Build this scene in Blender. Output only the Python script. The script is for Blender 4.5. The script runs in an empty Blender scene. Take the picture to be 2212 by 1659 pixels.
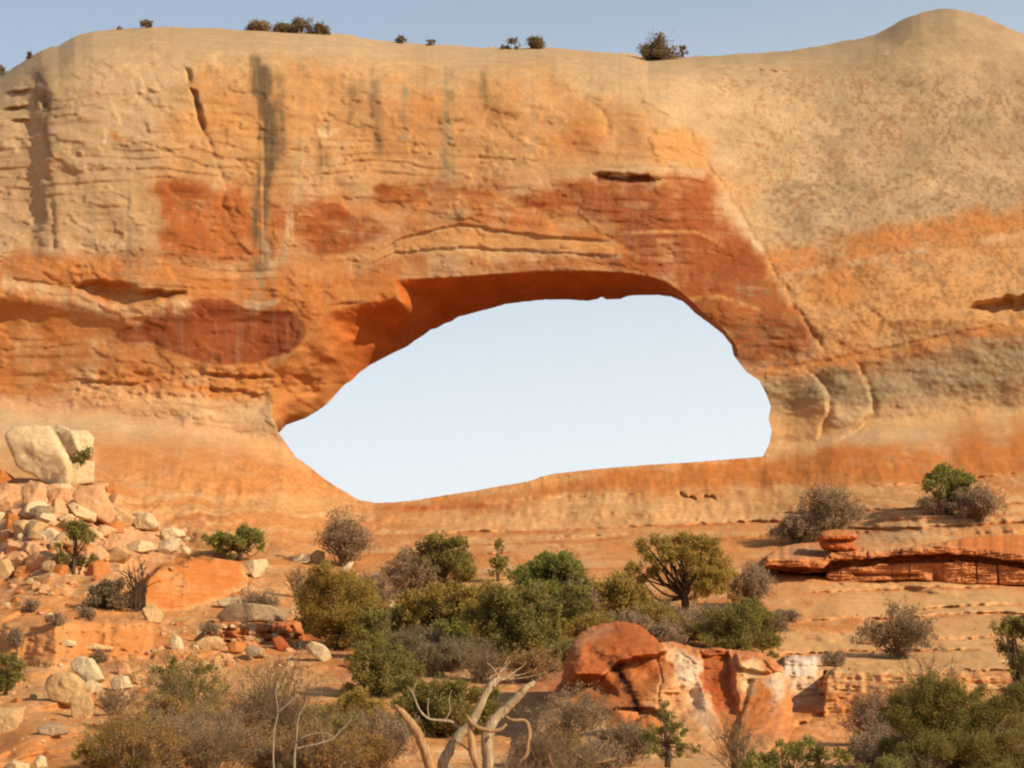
import bpy, bmesh, math, random
import numpy as np
from mathutils import Vector

# ------------------------------------------------------------------ camera, world, sun
SC = bpy.context.scene
COL = SC.collection
PITCH = math.radians(10.0)
F = 2634.0                       # focal length in pixels of a 1024 wide frame
CAMZ = 1.7
SUN_EL, SUN_AZ = math.radians(30), math.radians(56)      # azimuth measured from behind the camera towards the right
SDIR = Vector((math.sin(SUN_AZ) * math.cos(SUN_EL), -math.cos(SUN_AZ) * math.cos(SUN_EL), math.sin(SUN_EL)))
LIGHT = (1.36, 1.28, 1.00)       # what one unit of albedo shows as in full sun: used to turn seen colours into albedo

cam = bpy.data.cameras.new('camera')
cam.sensor_width = 36.0
cam.lens = 36.0 * F / 1024.0
cam.clip_start, cam.clip_end = 0.5, 20000
camo = bpy.data.objects.new('camera', cam)
COL.objects.link(camo)
camo.location = (0, 0, CAMZ)
camo.rotation_euler = (math.pi / 2 + PITCH, 0, 0)
SC.camera = camo

W = bpy.data.worlds.new('World')
SC.world = W
W.use_nodes = True
nt = W.node_tree
nt.nodes.clear()
sky = nt.nodes.new('ShaderNodeTexSky')
sky.sky_type = 'NISHITA'
sky.sun_disc = False
sky.sun_elevation = SUN_EL
sky.sun_rotation = math.atan2(SDIR.x, SDIR.y)
sky.altitude = 1500
sky.air_density = 1.0
sky.dust_density = 2.0
sky.ozone_density = 1.0
bg = nt.nodes.new('ShaderNodeBackground')
bg.inputs['Strength'].default_value = 0.145
wo = nt.nodes.new('ShaderNodeOutputWorld')
# thin bright veil of high haze towards the horizon, a little stronger on the sunward (right) side
wt = nt.nodes.new('ShaderNodeTexCoord')
wx_ = nt.nodes.new('ShaderNodeSeparateXYZ')
nt.links.new(wt.outputs['Generated'], wx_.inputs[0])
wm = nt.nodes.new('ShaderNodeMath'); wm.operation = 'MULTIPLY_ADD'
wm.inputs[1].default_value = -0.16
nt.links.new(wx_.outputs['X'], wm.inputs[0]); nt.links.new(wx_.outputs['Z'], wm.inputs[2])
wr = nt.nodes.new('ShaderNodeValToRGB')
for p_, v_ in ((0.0, 1.0), (0.125, 0.97), (0.205, 0.58), (0.305, 0.24), (0.42, 0.08), (0.6, 0.0)):
    e_ = wr.color_ramp.elements.new(p_); e_.color = (v_, v_, v_, 1)
wr.color_ramp.elements.remove(wr.color_ramp.elements[0]); wr.color_ramp.elements.remove(wr.color_ramp.elements[-1])
nt.links.new(wm.outputs[0], wr.inputs[0])
wmix = nt.nodes.new('ShaderNodeMix'); wmix.data_type = 'RGBA'
wmix.inputs[7].default_value = (4.45, 4.68, 4.80, 1)
wt2 = nt.nodes.new('ShaderNodeMix'); wt2.data_type = 'RGBA'; wt2.blend_type = 'MULTIPLY'      # dusty air: a little greyer than the clean model sky
wt2.inputs[0].default_value = 1.0; wt2.inputs[7].default_value = (0.90, 0.80, 0.70, 1)
nt.links.new(sky.outputs[0], wt2.inputs[6])
nt.links.new(wr.outputs[0], wmix.inputs[0]); nt.links.new(wt2.outputs[2], wmix.inputs[6])
nt.links.new(wmix.outputs[2], bg.inputs['Color'])
nt.links.new(bg.outputs[0], wo.inputs['Surface'])

sl = bpy.data.lights.new('sun', 'SUN')
sl.energy = 4.0
sl.angle = math.radians(0.6)
sl.color = (1.0, 0.85, 0.62)
so = bpy.data.objects.new('sun', sl)
COL.objects.link(so)
so.rotation_euler = SDIR.to_track_quat('Z', 'Y').to_euler()
so.location = (60, -40, 80)

SC.view_settings.view_transform = 'Standard'
SC.view_settings.look = 'None'
SC.view_settings.exposure = 0.42
SC.view_settings.gamma = 1.0
SC.render.engine = 'CYCLES'
SC.cycles.filter_width = 2.2
SC.cycles.max_bounces = 6
SC.cycles.diffuse_bounces = 4

# ------------------------------------------------------------------ helpers
QK = 2.16                        # measurements were read off the photograph at 2212 pixels wide ("Q" units)


def unproject(qx, qy, Y):
    px, py = np.asarray(qx) / QK, np.asarray(qy) / QK
    cx, cy = (px - 512) / F, (384 - py) / F
    t = Y / (math.cos(PITCH) - cy * math.sin(PITCH))
    return np.stack([cx * t, Y + 0 * t, CAMZ + (math.sin(PITCH) + cy * math.cos(PITCH)) * t], -1)


def qscale(Y):                   # metres per Q unit at distance Y
    return Y / (F * QK)


def lin(c):
    c = np.asarray(c, float) / 255.0
    return np.where(c <= 0.04045, c / 12.92, ((c + 0.055) / 1.055) ** 2.4)


def alb(*c):
    return lin(c) / np.array(LIGHT)


def sstep(a, b, x):
    t = np.clip((x - a) / (b - a + 1e-9), 0, 1)
    return t * t * (3 - 2 * t)


def _hash(i, j, k):
    h = (i.astype(np.uint32) * np.uint32(374761393) + j.astype(np.uint32) * np.uint32(668265263)
         + k.astype(np.uint32) * np.uint32(2246822519))
    h = (h ^ (h >> np.uint32(13))) * np.uint32(1274126177)
    h = (h ^ (h >> np.uint32(16))) * np.uint32(2654435769)
    return ((h ^ (h >> np.uint32(15))) & np.uint32(0xffffff)).astype(np.float64) / float(0xffffff)


def noise(x, y, z=0.0, seed=0):
    x, y, z = np.broadcast_arrays(np.asarray(x, float), np.asarray(y, float), np.asarray(z, float) + seed * 17.31)
    xi, yi, zi = np.floor(x), np.floor(y), np.floor(z)
    fx, fy, fz = x - xi, y - yi, z - zi
    fx, fy, fz = [f * f * f * (f * (f * 6 - 15) + 10) for f in (fx, fy, fz)]
    xi, yi, zi = xi.astype(np.int64), yi.astype(np.int64), zi.astype(np.int64)
    r = 0
    for a in (0, 1):
        for b in (0, 1):
            for c in (0, 1):
                w = (fx if a else 1 - fx) * (fy if b else 1 - fy) * (fz if c else 1 - fz)
                r = r + w * _hash(xi + a, yi + b, zi + c)
    return r * 2 - 1


def fbm(x, y, z=0.0, seed=0, oct=4, gain=0.5):
    r, a, s = 0, 1.0, 1.0
    for o in range(oct):
        r = r + a * noise(x * s, y * s, np.asarray(z) * s, seed + o * 3)
        a *= gain
        s *= 2.03
        x, y = np.asarray(x) * 0.82 - np.asarray(y) * 0.57 + 3.7, np.asarray(x) * 0.57 + np.asarray(y) * 0.82 - 1.9
    return r


def seg_dist(px, py, pts, closed=False):
    """distance to a polyline, parameter along it and signed side (>0 right/below)"""
    best = np.full(px.shape, 1e9)
    side = np.zeros(px.shape)
    n = len(pts)
    for i in range(n if closed else n - 1):
        ax, ay = pts[i]
        bx, by = pts[(i + 1) % n]
        dx, dy = bx - ax, by - ay
        L = dx * dx + dy * dy + 1e-9
        t = np.clip(((px - ax) * dx + (py - ay) * dy) / L, 0, 1)
        d = np.hypot(px - ax - t * dx, py - ay - t * dy)
        m = d < best
        best = np.where(m, d, best)
        side = np.where(m, np.sign((px - ax) * dy - (py - ay) * dx), side)
    return best, side


def inside(px, py, poly):
    r = np.zeros(px.shape, bool)
    n = len(poly)
    for i in range(n):
        ax, ay = poly[i]
        bx, by = poly[(i + 1) % n]
        c = ((ay > py) != (by > py)) & (px < (bx - ax) * (py - ay) / (by - ay + 1e-12) + ax)
        r ^= c
    return r


def boxed(px, py, pts, pad):
    xs, ys = [p[0] for p in pts], [p[1] for p in pts]
    return np.nonzero((px > min(xs) - pad) & (px < max(xs) + pad) & (py > min(ys) - pad) & (py < max(ys) + pad))


def poly_mask(px, py, poly, soft):
    out = np.zeros(px.shape)
    ix = boxed(px, py, poly, soft * 1.5)
    if len(ix[0]) == 0:
        return out
    x, y = px[ix], py[ix]
    d, _ = seg_dist(x, y, poly, True)
    d = np.where(inside(x, y, poly), d, -d)
    out[ix] = sstep(-soft, soft, d)
    return out


def line_mask(px, py, pts, width):
    out = np.zeros(px.shape)
    ix = boxed(px, py, pts, width * 3)
    if len(ix[0]) == 0:
        return out
    d, _ = seg_dist(px[ix], py[ix], pts)
    out[ix] = np.exp(-(d / width) ** 2)
    return out


def pl(x, pts):
    return np.interp(x, [p[0] for p in pts], [p[1] for p in pts])


def mesh_np(name, V, Q, mat=None, parent=None, col=None, smooth=True, loc=None):
    """one mesh object out of vertex and face index arrays (faces all of the same size)"""
    V = np.asarray(V, np.float32)
    Q = np.asarray(Q, np.int32)
    me = bpy.data.meshes.new(name)
    k = Q.shape[1]
    me.vertices.add(len(V))
    me.vertices.foreach_set('co', V.ravel())
    me.loops.add(Q.size)
    me.loops.foreach_set('vertex_index', Q.ravel())
    me.polygons.add(len(Q))
    me.polygons.foreach_set('loop_start', np.arange(0, Q.size, k, dtype=np.int32))
    me.polygons.foreach_set('use_smooth', np.full(len(Q), smooth))
    me.update(calc_edges=True)
    me.validate()
    if col is not None:
        a = me.color_attributes.new('tint', 'FLOAT_COLOR', 'POINT')
        c4 = np.ones((len(V), 4), np.float32)
        c4[:, :3] = col
        a.data.foreach_set('color', c4.ravel())
    o = bpy.data.objects.new(name, me)
    COL.objects.link(o)
    if mat:
        me.materials.append(mat)
    if parent:
        o.parent = parent
    if loc is not None:
        o.location = loc
    return o


def tag(o, label=None, cat=None, group=None, kind=None):
    if label: o['label'] = label
    if cat: o['category'] = cat
    if group: o['group'] = group
    if kind: o['kind'] = kind
    return o


def empty(name, loc):
    o = bpy.data.objects.new(name, None)
    o.empty_display_size = 0.3
    COL.objects.link(o)
    o.location = loc
    return o


# ------------------------------------------------------------------ materials
def new_mat(name):
    m = bpy.data.materials.new(name)
    m.use_nodes = True
    t = m.node_tree
    b = t.nodes['Principled BSDF']
    b.inputs['Roughness'].default_value = 0.95
    b.inputs['Specular IOR Level'].default_value = 0.08
    return m, t, b


def N(t, kind, **kw):
    n = t.nodes.new(kind)
    for k, v in kw.items():
        if k in n.inputs: n.inputs[k].default_value = v
        else: setattr(n, k, v)
    return n


def rock_mat(name, col=None, grain=1.0, bump=0.5, strat=0.0, dist=0.06):
    """weathered sandstone: own colour or the 'tint' attribute, broken up by grain, pits and thin bedding"""
    m, t, b = new_mat(name)
    L = t.links.new
    tc = N(t, 'ShaderNodeTexCoord')
    if col is None:
        src = N(t, 'ShaderNodeAttribute', attribute_name='tint').outputs['Color']
    else:
        rgb = N(t, 'ShaderNodeRGB')
        rgb.outputs[0].default_value = (*col, 1)
        src = rgb.outputs[0]
    n1 = N(t, 'ShaderNodeTexNoise', Scale=0.9, Detail=8.0, Roughness=0.65)
    n2 = N(t, 'ShaderNodeTexNoise', Scale=5.0, Detail=5.0, Roughness=0.7)
    mp = N(t, 'ShaderNodeMapping')
    mp.inputs['Scale'].default_value = (0.25, 0.25, 5.0)
    mp.inputs['Rotation'].default_value = (0, 0.06, 0)
    n3 = N(t, 'ShaderNodeTexNoise', Scale=1.0, Detail=4.0, Roughness=0.6)
    L(tc.outputs['Object'], n1.inputs['Vector'])
    L(tc.outputs['Object'], n2.inputs['Vector'])
    L(tc.outputs['Object'], mp.inputs['Vector'])
    L(mp.outputs[0], n3.inputs['Vector'])
    r1 = N(t, 'ShaderNodeMapRange'); r1.inputs['From Min'].default_value = 0.3; r1.inputs['From Max'].default_value = 0.7
    r1.inputs['To Min'].default_value = 1 - 0.16 * grain; r1.inputs['To Max'].default_value = 1 + 0.14 * grain
    r2 = N(t, 'ShaderNodeMapRange'); r2.inputs['From Min'].default_value = 0.3; r2.inputs['From Max'].default_value = 0.7
    r2.inputs['To Min'].default_value = 1 - 0.2 * grain; r2.inputs['To Max'].default_value = 1 + 0.14 * grain
    r3 = N(t, 'ShaderNodeMapRange'); r3.inputs['From Min'].default_value = 0.3; r3.inputs['From Max'].default_value = 0.7
    r3.inputs['To Min'].default_value = 1 - 0.22 * strat; r3.inputs['To Max'].default_value = 1 + 0.15 * strat
    L(n1.outputs[0], r1.inputs[0]); L(n2.outputs[0], r2.inputs[0]); L(n3.outputs[0], r3.inputs[0])
    m1 = N(t, 'ShaderNodeMath', operation='MULTIPLY'); m2 = N(t, 'ShaderNodeMath', operation='MULTIPLY')
    L(r1.outputs[0], m1.inputs[0]); L(r2.outputs[0], m1.inputs[1])
    L(m1.outputs[0], m2.inputs[0]); L(r3.outputs[0], m2.inputs[1])
    vm = N(t, 'ShaderNodeVectorMath', operation='SCALE')
    L(src, vm.inputs[0]); L(m2.outputs[0], vm.inputs['Scale'])
    L(vm.outputs[0], b.inputs['Base Color'])
    n4 = N(t, 'ShaderNodeTexNoise', Scale=2.6, Detail=10.0, Roughness=0.72)
    L(tc.outputs['Object'], n4.inputs['Vector'])
    ad = N(t, 'ShaderNodeMath', operation='MULTIPLY_ADD')
    ad.inputs[1].default_value = 0.6 * strat
    L(n3.outputs[0], ad.inputs[0]); L(n4.outputs[0], ad.inputs[2])
    bp = N(t, 'ShaderNodeBump', Strength=bump, Distance=dist)
    L(ad.outputs[0], bp.inputs['Height'])
    L(bp.outputs[0], b.inputs['Normal'])
    return m


def leaf_mat(name, c1, c2, trans=0.38):
    c1, c2 = [v * 1.95 * k for v, k in zip(c1, (1.12, 1.0, 1.1))], [v * 2.0 * k for v, k in zip(c2, (1.12, 1.0, 1.1))]
    m, t, b = new_mat(name)
    L = t.links.new
    g = N(t, 'ShaderNodeNewGeometry')
    tc = N(t, 'ShaderNodeTexCoord')
    n = N(t, 'ShaderNodeTexNoise', Scale=2.2, Detail=2.0)
    L(tc.outputs['Object'], n.inputs['Vector'])
    ad = N(t, 'ShaderNodeMath', operation='MULTIPLY_ADD')
    ad.inputs[1].default_value = 0.55
    L(g.outputs['Random Per Island'], ad.inputs[0])
    mm = N(t, 'ShaderNodeMath', operation='MULTIPLY'); mm.inputs[1].default_value = 0.55
    L(n.outputs[0], mm.inputs[0]); L(mm.outputs[0], ad.inputs[2])
    mx = N(t, 'ShaderNodeMix', data_type='RGBA')
    mx.inputs[6].default_value = (*c1, 1); mx.inputs[7].default_value = (*c2, 1)
    L(ad.outputs[0], mx.inputs[0])
    L(mx.outputs[2], b.inputs['Base Color'])
    b.inputs['Roughness'].default_value = 0.75
    tr = N(t, 'ShaderNodeBsdfTranslucent')
    L(mx.outputs[2], tr.inputs['Color'])
    ms = N(t, 'ShaderNodeMixShader'); ms.inputs[0].default_value = trans
    L(b.outputs[0], ms.inputs[1]); L(tr.outputs[0], ms.inputs[2])
    L(ms.outputs[0], t.nodes['Material Output'].inputs['Surface'])
    return m


def wood_mat(name, c1, c2, scale=(14, 14, 1.2)):
    m, t, b = new_mat(name)
    L = t.links.new
    tc = N(t, 'ShaderNodeTexCoord')
    mp = N(t, 'ShaderNodeMapping'); mp.inputs['Scale'].default_value = scale
    n = N(t, 'ShaderNodeTexNoise', Scale=1.0, Detail=5.0, Roughness=0.65)
    L(tc.outputs['Object'], mp.inputs['Vector']); L(mp.outputs[0], n.inputs['Vector'])
    r = N(t, 'ShaderNodeMapRange'); r.inputs['From Min'].default_value = 0.35; r.inputs['From Max'].default_value = 0.65
    L(n.outputs[0], r.inputs[0])
    mx = N(t, 'ShaderNodeMix', data_type='RGBA')
    mx.inputs[6].default_value = (*c1, 1); mx.inputs[7].default_value = (*c2, 1)
    L(r.outputs[0], mx.inputs[0]); L(mx.outputs[2], b.inputs['Base Color'])
    bp = N(t, 'ShaderNodeBump', Strength=0.6, Distance=0.02)
    L(n.outputs[0], bp.inputs['Height']); L(bp.outputs[0], b.inputs['Normal'])
    return m


M_CLIFF = rock_mat('sandstone_cliff', None, 0.75, 0.42, 0.2, 0.08)
M_GROUND = rock_mat('slickrock_ground', None, 0.6, 0.45, 0.25, 0.05)
M_OUTCROP = rock_mat('red_sandstone', None, 0.8, 0.5, 0.5, 0.05)
M_ROCK = {k: rock_mat('boulder_' + k, tuple(alb(*c)), 1.15, 0.6, 0.3, 0.09) for k, c in dict(
    cream=(234, 200, 138), tan=(222, 176, 110), pink=(234, 172, 110), orange=(212, 132, 66), grey=(182, 150, 104),
    red=(186, 98, 50)).items()}
M_LEAF = {
    'green': leaf_mat('juniper_green', (0.060, 0.062, 0.016), (0.175, 0.155, 0.040)),
    'bright': leaf_mat('pinyon_green', (0.062, 0.078, 0.018), (0.180, 0.180, 0.042)),
    'yellow': leaf_mat('yellow_green', (0.100, 0.084, 0.018), (0.255, 0.195, 0.045)),
    'olive': leaf_mat('olive_brown', (0.100, 0.068, 0.020), (0.25, 0.165, 0.055)),
    'grey': leaf_mat('sage_grey', (0.105, 0.083, 0.044), (0.23, 0.18, 0.10)),
    'gold': leaf_mat('golden_rabbitbrush', (0.16, 0.090, 0.014), (0.36, 0.21, 0.035)),
    'dark': leaf_mat('dark_scrub', (0.060, 0.050, 0.025), (0.16, 0.13, 0.065)),
}
M_WOOD = {
    'bark': wood_mat('juniper_bark', (0.05, 0.030, 0.018), (0.14, 0.085, 0.05)),
    'twig': wood_mat('grey_twig', (0.185, 0.132, 0.068), (0.36, 0.262, 0.145)),
    'mauve': wood_mat('mauve_twig', (0.165, 0.108, 0.060), (0.31, 0.205, 0.115)),
    'bleached': wood_mat('bleached_wood', (0.22, 0.155, 0.09), (0.56, 0.42, 0.25), (26, 26, 1.6)),
    'silver': wood_mat('silver_wood', (0.22, 0.17, 0.12), (0.42, 0.34, 0.24)),
    'rusty': wood_mat('rusty_wood', (0.22, 0.11, 0.045), (0.48, 0.29, 0.14)),
}

# ------------------------------------------------------------------ the cliff with its opening and the slickrock slope
TOP = [(-1500, 700), (-900, 420), (-400, 300), (-150, 235), (-60, 195), (0, 166), (40, 140), (62, 126), (90, 110), (125, 98),
       (160, 79), (200, 68), (240, 63), (330, 57), (400, 60), (480, 62), (550, 63), (620, 68), (700, 72), (760, 77), (800, 84),
       (860, 91), (900, 95), (950, 97), (1000, 100), (1060, 103), (1100, 104), (1150, 103), (1200, 104), (1260, 110), (1320, 114), (1360, 117),
       (1400, 126), (1450, 122), (1500, 122), (1560, 120), (1600, 116), (1650, 115), (1700, 109), (1750, 103), (1800, 94), (1850, 83),
       (1890, 73), (1920, 60), (1945, 46), (1970, 34), (1990, 27), (2010, 23), (2035, 20), (2065, 20), (2100, 27), (2130, 38), (2160, 52), (2212, 75),
       (2300, 118), (2450, 190), (2800, 330), (3700, 600)]
OPEN_UP = [(602, 936), (618, 918), (640, 910), (660, 903), (690, 885), (706, 873), (720, 858), (745, 830), (760, 822), (775, 806), (800, 788), (850, 762),
           (880, 748), (900, 733), (918, 722), (930, 712), (945, 708), (960, 699), (975, 694), (990, 684), (1015, 678), (1040, 671), (1065, 665), (1090, 657), (1130, 652),
           (1180, 647), (1230, 647), (1270, 650), (1290, 646), (1300, 641), (1310, 647), (1340, 646), (1355, 640), (1370, 638),
           (1420, 637), (1450, 641), (1475, 651), (1490, 664), (1500, 675), (1530, 697), (1560, 720), (1580, 745), (1585, 768), (1602, 790), (1612, 803),
           (1640, 822), (1655, 850), (1665, 878), (1660, 905), (1667, 930), (1661, 960), (1648, 986)]
OPEN_DN = [(1600, 990), (1500, 998), (1400, 1004), (1320, 1010), (1250, 1017), (1200, 1023), (1170, 1029), (1140, 1040), (1080, 1050),
           (1030, 1059), (960, 1070), (900, 1080), (850, 1085), (810, 1086), (775, 1080), (750, 1065), (725, 1050), (700, 1034),
           (665, 1005), (640, 988), (622, 963)]
OPEN = OPEN_UP + OPEN_DN
LIP = [(590, 905), (583, 850), (588, 795), (615, 778), (640, 758), (668, 730), (700, 690), (712, 674), (760, 660), (800, 652), (852, 640), (868, 655), (858, 626), (852, 606),
       (880, 602), (940, 600), (1000, 597), (1060, 592), (1100, 590), (1160, 586), (1200, 585), (1260, 584), (1300, 586), (1360, 590), (1400, 597),
       (1435, 608), (1470, 632), (1490, 652), (1520, 680), (1556, 708), (1584, 742), (1592, 768)]
BAND = LIP + [p for p in reversed(OPEN_UP) if p[0] < 1590]
FOOT = [(-1500, 900), (0, 868), (200, 880), (400, 905), (540, 940), (610, 962), (700, 1034), (810, 1086), (960, 1070), (1140, 1040), (1400, 1004), (1640, 990),
        (1720, 968), (1800, 935), (1900, 912), (2050, 900), (2212, 880), (3700, 860)]
EDGE = [(-1500, 960), (-400, 985), (0, 1000), (300, 1075), (560, 1112), (800, 1130), (1100, 1112), (1500, 1082), (1650, 1075), (2212, 1010), (3700, 960)]
SLOPE = [(700, 195), (850, 153.5), (930, 147), (1000, 143), (1086, 138.5), (1150, 131), (1200, 124), (1300, 110), (1400, 97), (1500, 84),
         (1600, 71), (1660, 63.5), (1750, 54), (1860, 45), (2000, 36)]

GROOVES = [   # polyline, half width, depth in metres (negative: raised)
    ([(1488, 283), (1500, 310), (1520, 345), (1560, 400), (1590, 448), (1620, 500), (1640, 530), (1662, 570), (1690, 615), (1722, 665), (1745, 705), (1775, 750)], 5, 0.42),
    ([(1640, 528), (1655, 560), (1672, 585), (1690, 612), (1722, 668), (1762, 735)], 9, 0.30),
    ([(1780, 585), (1815, 618), (1850, 648), (1880, 672), (1902, 694)], 11, 0.45),
    ([(86, 160), (96, 230), (99, 320), (103, 400), (112, 470), (116, 530)], 9, 0.75),
    ([(70, 168), (92, 190), (100, 240)], 22, 0.8),
    ([(437, 278), (452, 305), (468, 335), (484, 375), (492, 405), (486, 440), (487, 470)], 5, 0.30),
    ([(330, 100), (338, 112), (346, 125)], 7, 0.45),
    ([(318, 118), (330, 160), (352, 200)], 5, 0.15),
    ([(1282, 226), (1298, 238), (1308, 256), (1314, 280)], 8, 0.40),
    ([(1190, 232), (1215, 238), (1226, 250)], 6, 0.2),
    ([(1060, 225), (1048, 260), (1045, 300)], 5, 0.12),
    ([(1050, 100), (1110, 109), (1170, 118), (1230, 127), (1275, 136)], 3, 0.30),
    ([(1240, 112), (1300, 124), (1340, 140)], 3.5, 0.22),
    ([(1440, 130), (1500, 138), (1560, 140), (1640, 148), (1715, 152), (1730, 158)], 3.5, 0.22),
    ([(1480, 126), (1540, 132), (1600, 134)], 3, 0.18),
    ([(1990, 545), (2010, 575), (2030, 605)], 5, 0.2),
    ([(2152, 228), (2170, 248), (2190, 270)], 8, 0.3),
    ([(1470, 1074), (1510, 1079), (1545, 1078)], 4, 1.4),
    ([(1190, 1068), (1290, 1072), (1380, 1080)], 4, 0.5),
    ([(20, 215), (50, 205), (75, 190)], 5, 0.6), ([(0, 240), (40, 228), (70, 226)], 5, 0.6), ([(0, 192), (30, 186), (50, 176)], 6, 0.7),
    ([(1690, 600), (1800, 575), (1950, 545), (2212, 500)], 5, 0.10),
    ([(1700, 690), (1800, 672), (1960, 640), (2130, 610), (2260, 590)], 4, 0.10),
    ([(1290, 512), (1350, 520), (1420, 500), (1500, 505), (1560, 530)], 4, -0.10),
    ([(1480, 650), (1540, 640), (1590, 650), (1640, 670)], 4, -0.10),
]
LEDGES = [
    ([(1040, 102), (1110, 113), (1180, 122), (1240, 129), (1300, 137)], 0.55, 8, 6), ([(1230, 112), (1300, 124), (1350, 142)], 0.4, 8, 5),
    ([(1440, 132), (1500, 139), (1560, 141), (1640, 149), (1735, 157)], 0.5, 8, 6), ([(1470, 127), (1540, 133), (1640, 135)], 0.35, 6, 5), ([(560, 84), (620, 88), (720, 92)], 0.2, 6, 5),
    ([(0, 204), (40, 196), (80, 188)], 0.9, 14, 10), ([(0, 238), (40, 230), (76, 226)], 0.8, 14, 10), ([(10, 262), (50, 256), (84, 262)], 0.5, 12, 10),
    # polyline from left to right, overhang depth, fade above, fade below
    ([(810, 548), (840, 530), (870, 512), (930, 497), (985, 484), (1040, 490), (1120, 503), (1220, 512), (1330, 520)], 0.20, 40, 18),
    ([(790, 575), (850, 545), (930, 537), (1000, 534), (1100, 538), (1250, 546), (1345, 553)], 0.20, 30, 14),
    ([(0, 598), (90, 607), (150, 622), (180, 628)], 0.12, 30, 10),
    ([(860, 130), (920, 145), (960, 165)], 0.15, 15, 8),
    ([(420, 800), (470, 806), (540, 812), (600, 808)], 0.40, 16, 12),
    ([(160, 815), (200, 822), (280, 828), (330, 822)], 0.28, 14, 10),
    ([(430, 836), (500, 840), (560, 850), (600, 845)], 0.35, 8, 10),
    ([(1290, 372), (1350, 374), (1425, 386)], 0.20, 12, 12),
    ([(1650, 792), (1700, 790), (1800, 772), (1900, 752), (2060, 718), (2212, 690)], 0.07, 26, 14),
    ([(700, 662), (740, 655), (800, 648)], 0.2, 10, 8),
    ([(1850, 1052), (1990, 1040), (2212, 1020)], 0.35, 14, 10),
    ([(860, 1098), (1000, 1092), (1200, 1072), (1420, 1066)], 0.25, 16, 10),
    ([(700, 1165), (860, 1172), (1000, 1165), (1200, 1160), (1400, 1150)], 0.55, 10, 6),
    ([(1650, 1335), (1720, 1342), (1850, 1330)], 0.5, 12, 10),
]
_r = random.Random(4)
BEDS = []                                                     # thin broken bedding edges sweeping across the bare slickrock
for _k in range(30):
    _x0 = _r.uniform(560, 1900); _x1 = _x0 + _r.uniform(260, 900); _y = _r.uniform(1096, 1560)
    if _y > 1300 and _x0 < 1600: _x0, _x1 = _x0 + 700, _x1 + 700
    _sl = -0.035 + _r.uniform(-0.025, 0.02)
    BEDS.append(([(_x0 + (_x1 - _x0) * t_ / 6, _y + _sl * (_x1 - _x0) * t_ / 6 + _r.uniform(-3, 3)) for t_ in range(7)], _r.uniform(0.25, 0.75), _r.uniform(12, 26), _r.uniform(5, 11)))
LEDGES = LEDGES + BEDS
POCKETS = [   # outline, depth in metres, edge softness
    ([(165, 622), (195, 606), (230, 608), (262, 612), (300, 628), (345, 630), (395, 632), (340, 646), (275, 660), (225, 655)], 0.85, 7),
    ([(1282, 376), (1300, 373), (1350, 378), (1400, 384), (1426, 388), (1400, 397), (1350, 396), (1290, 391)], 0.3, 5),
    ([(412, 190), (422, 196), (430, 225), (442, 272), (436, 282), (424, 250)], 0.55, 4),
    ([(404, 152), (412, 155), (414, 175), (405, 176)], 0.4, 5),
    ([(2095, 668), (2125, 654), (2165, 646), (2260, 640), (2330, 670), (2260, 694), (2160, 690)], 1.7, 10),
    ([(590, 470), (596, 450), (575, 440), (565, 470), (570, 520), (585, 560)], 0.12, 8),
    ([(1540, 200), (1556, 202), (1560, 230), (1548, 232)], 0.0, 8),
]
STEPS = [     # the rock right of the line stands proud of the rock left of it
    ([(1752, 810), (1776, 832), (1786, 858), (1785, 890), (1772, 922), (1768, 938)], 0.8, 130, 15),
    ([(1852, 792), (1868, 826), (1872, 838), (1882, 868), (1880, 892), (1850, 925), (1815, 948)], 0.8, 150, 17),
]
TERRACES = [(-200, 1200, 640, 0.5)]


def wall_depth(qx, qy):
    top = pl(qx, TOP)
    e = np.maximum(qy - top, 0)
    dome = sstep(1380, 1800, qx)
    D = 146.0 - 1.0 * np.exp(-((qx - 300) / 260) ** 2) + 1.4 * sstep(1500, 2300, qx) * 0
    roll = (1 - dome) * (11 * np.exp(-e / 16) + 4.0 * np.exp(-e / 55)) + dome * (8 * np.exp(-e / 14) + 4 * np.exp(-e / 80))
    D = D + roll + dome * 0.019 * np.clip(690 - qy, 0, 700) + (1 - dome) * 0.0022 * np.clip(600 - qy, 0, 700)
    # the left buttress stands a little back, the belt under the long seam is hollowed
    D = D + 0.9 * sstep(112, 60, qx + 8 * noise(qx / 40, qy / 40, seed=87)) * sstep(620, 420, qy)
    lower = sstep(640, 700, qy) * sstep(900, 800, qy) * sstep(760, 500, qx)
    D = D + 0.55 * lower
    shelf = np.exp(-((qy - pl(qx, [(0, 640), (150, 662), (280, 690), (400, 672), (500, 660)])) / 26) ** 2) * sstep(520, 380, qx)
    D = D - 0.35 * shelf
    # swelling of the right pier above the slope
    D = D - 0.9 * np.exp(-((qx - 1900) / 300) ** 2 - ((qy - 560) / 160) ** 2)
    D = D + 0.8 * np.exp(-((qx - 1690) / 60) ** 2 - ((qy - 900) / 70) ** 2)
    for pts, a, wr, wl in STEPS:
        ix = boxed(qx, qy, pts, 160)
        if len(ix[0]) == 0: continue
        d, s = seg_dist(qx[ix], qy[ix], pts)
        ys = [p[1] for p in pts]
        end = sstep(min(ys) - 18, min(ys) + 10, qy[ix]) * sstep(max(ys) + 18, max(ys) - 10, qy[ix])
        right = sstep(-6.0, 3.0, d * -s + 2 * noise(qx[ix] / 12, qy[ix] / 12, seed=79))
        D[ix] += end * (right * (-a * 0.22 * np.exp(-d / wr)) + (1 - right) * (a * 0.6 * np.exp(-d / wl)))
    return D


def slope_depth(qx, qy):
    shift = (pl(qx, FOOT) - 935) * sstep(1260, 1040, qy)
    return np.interp(qy - shift, [p[0] for p in SLOPE], [p[1] for p in SLOPE])


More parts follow.
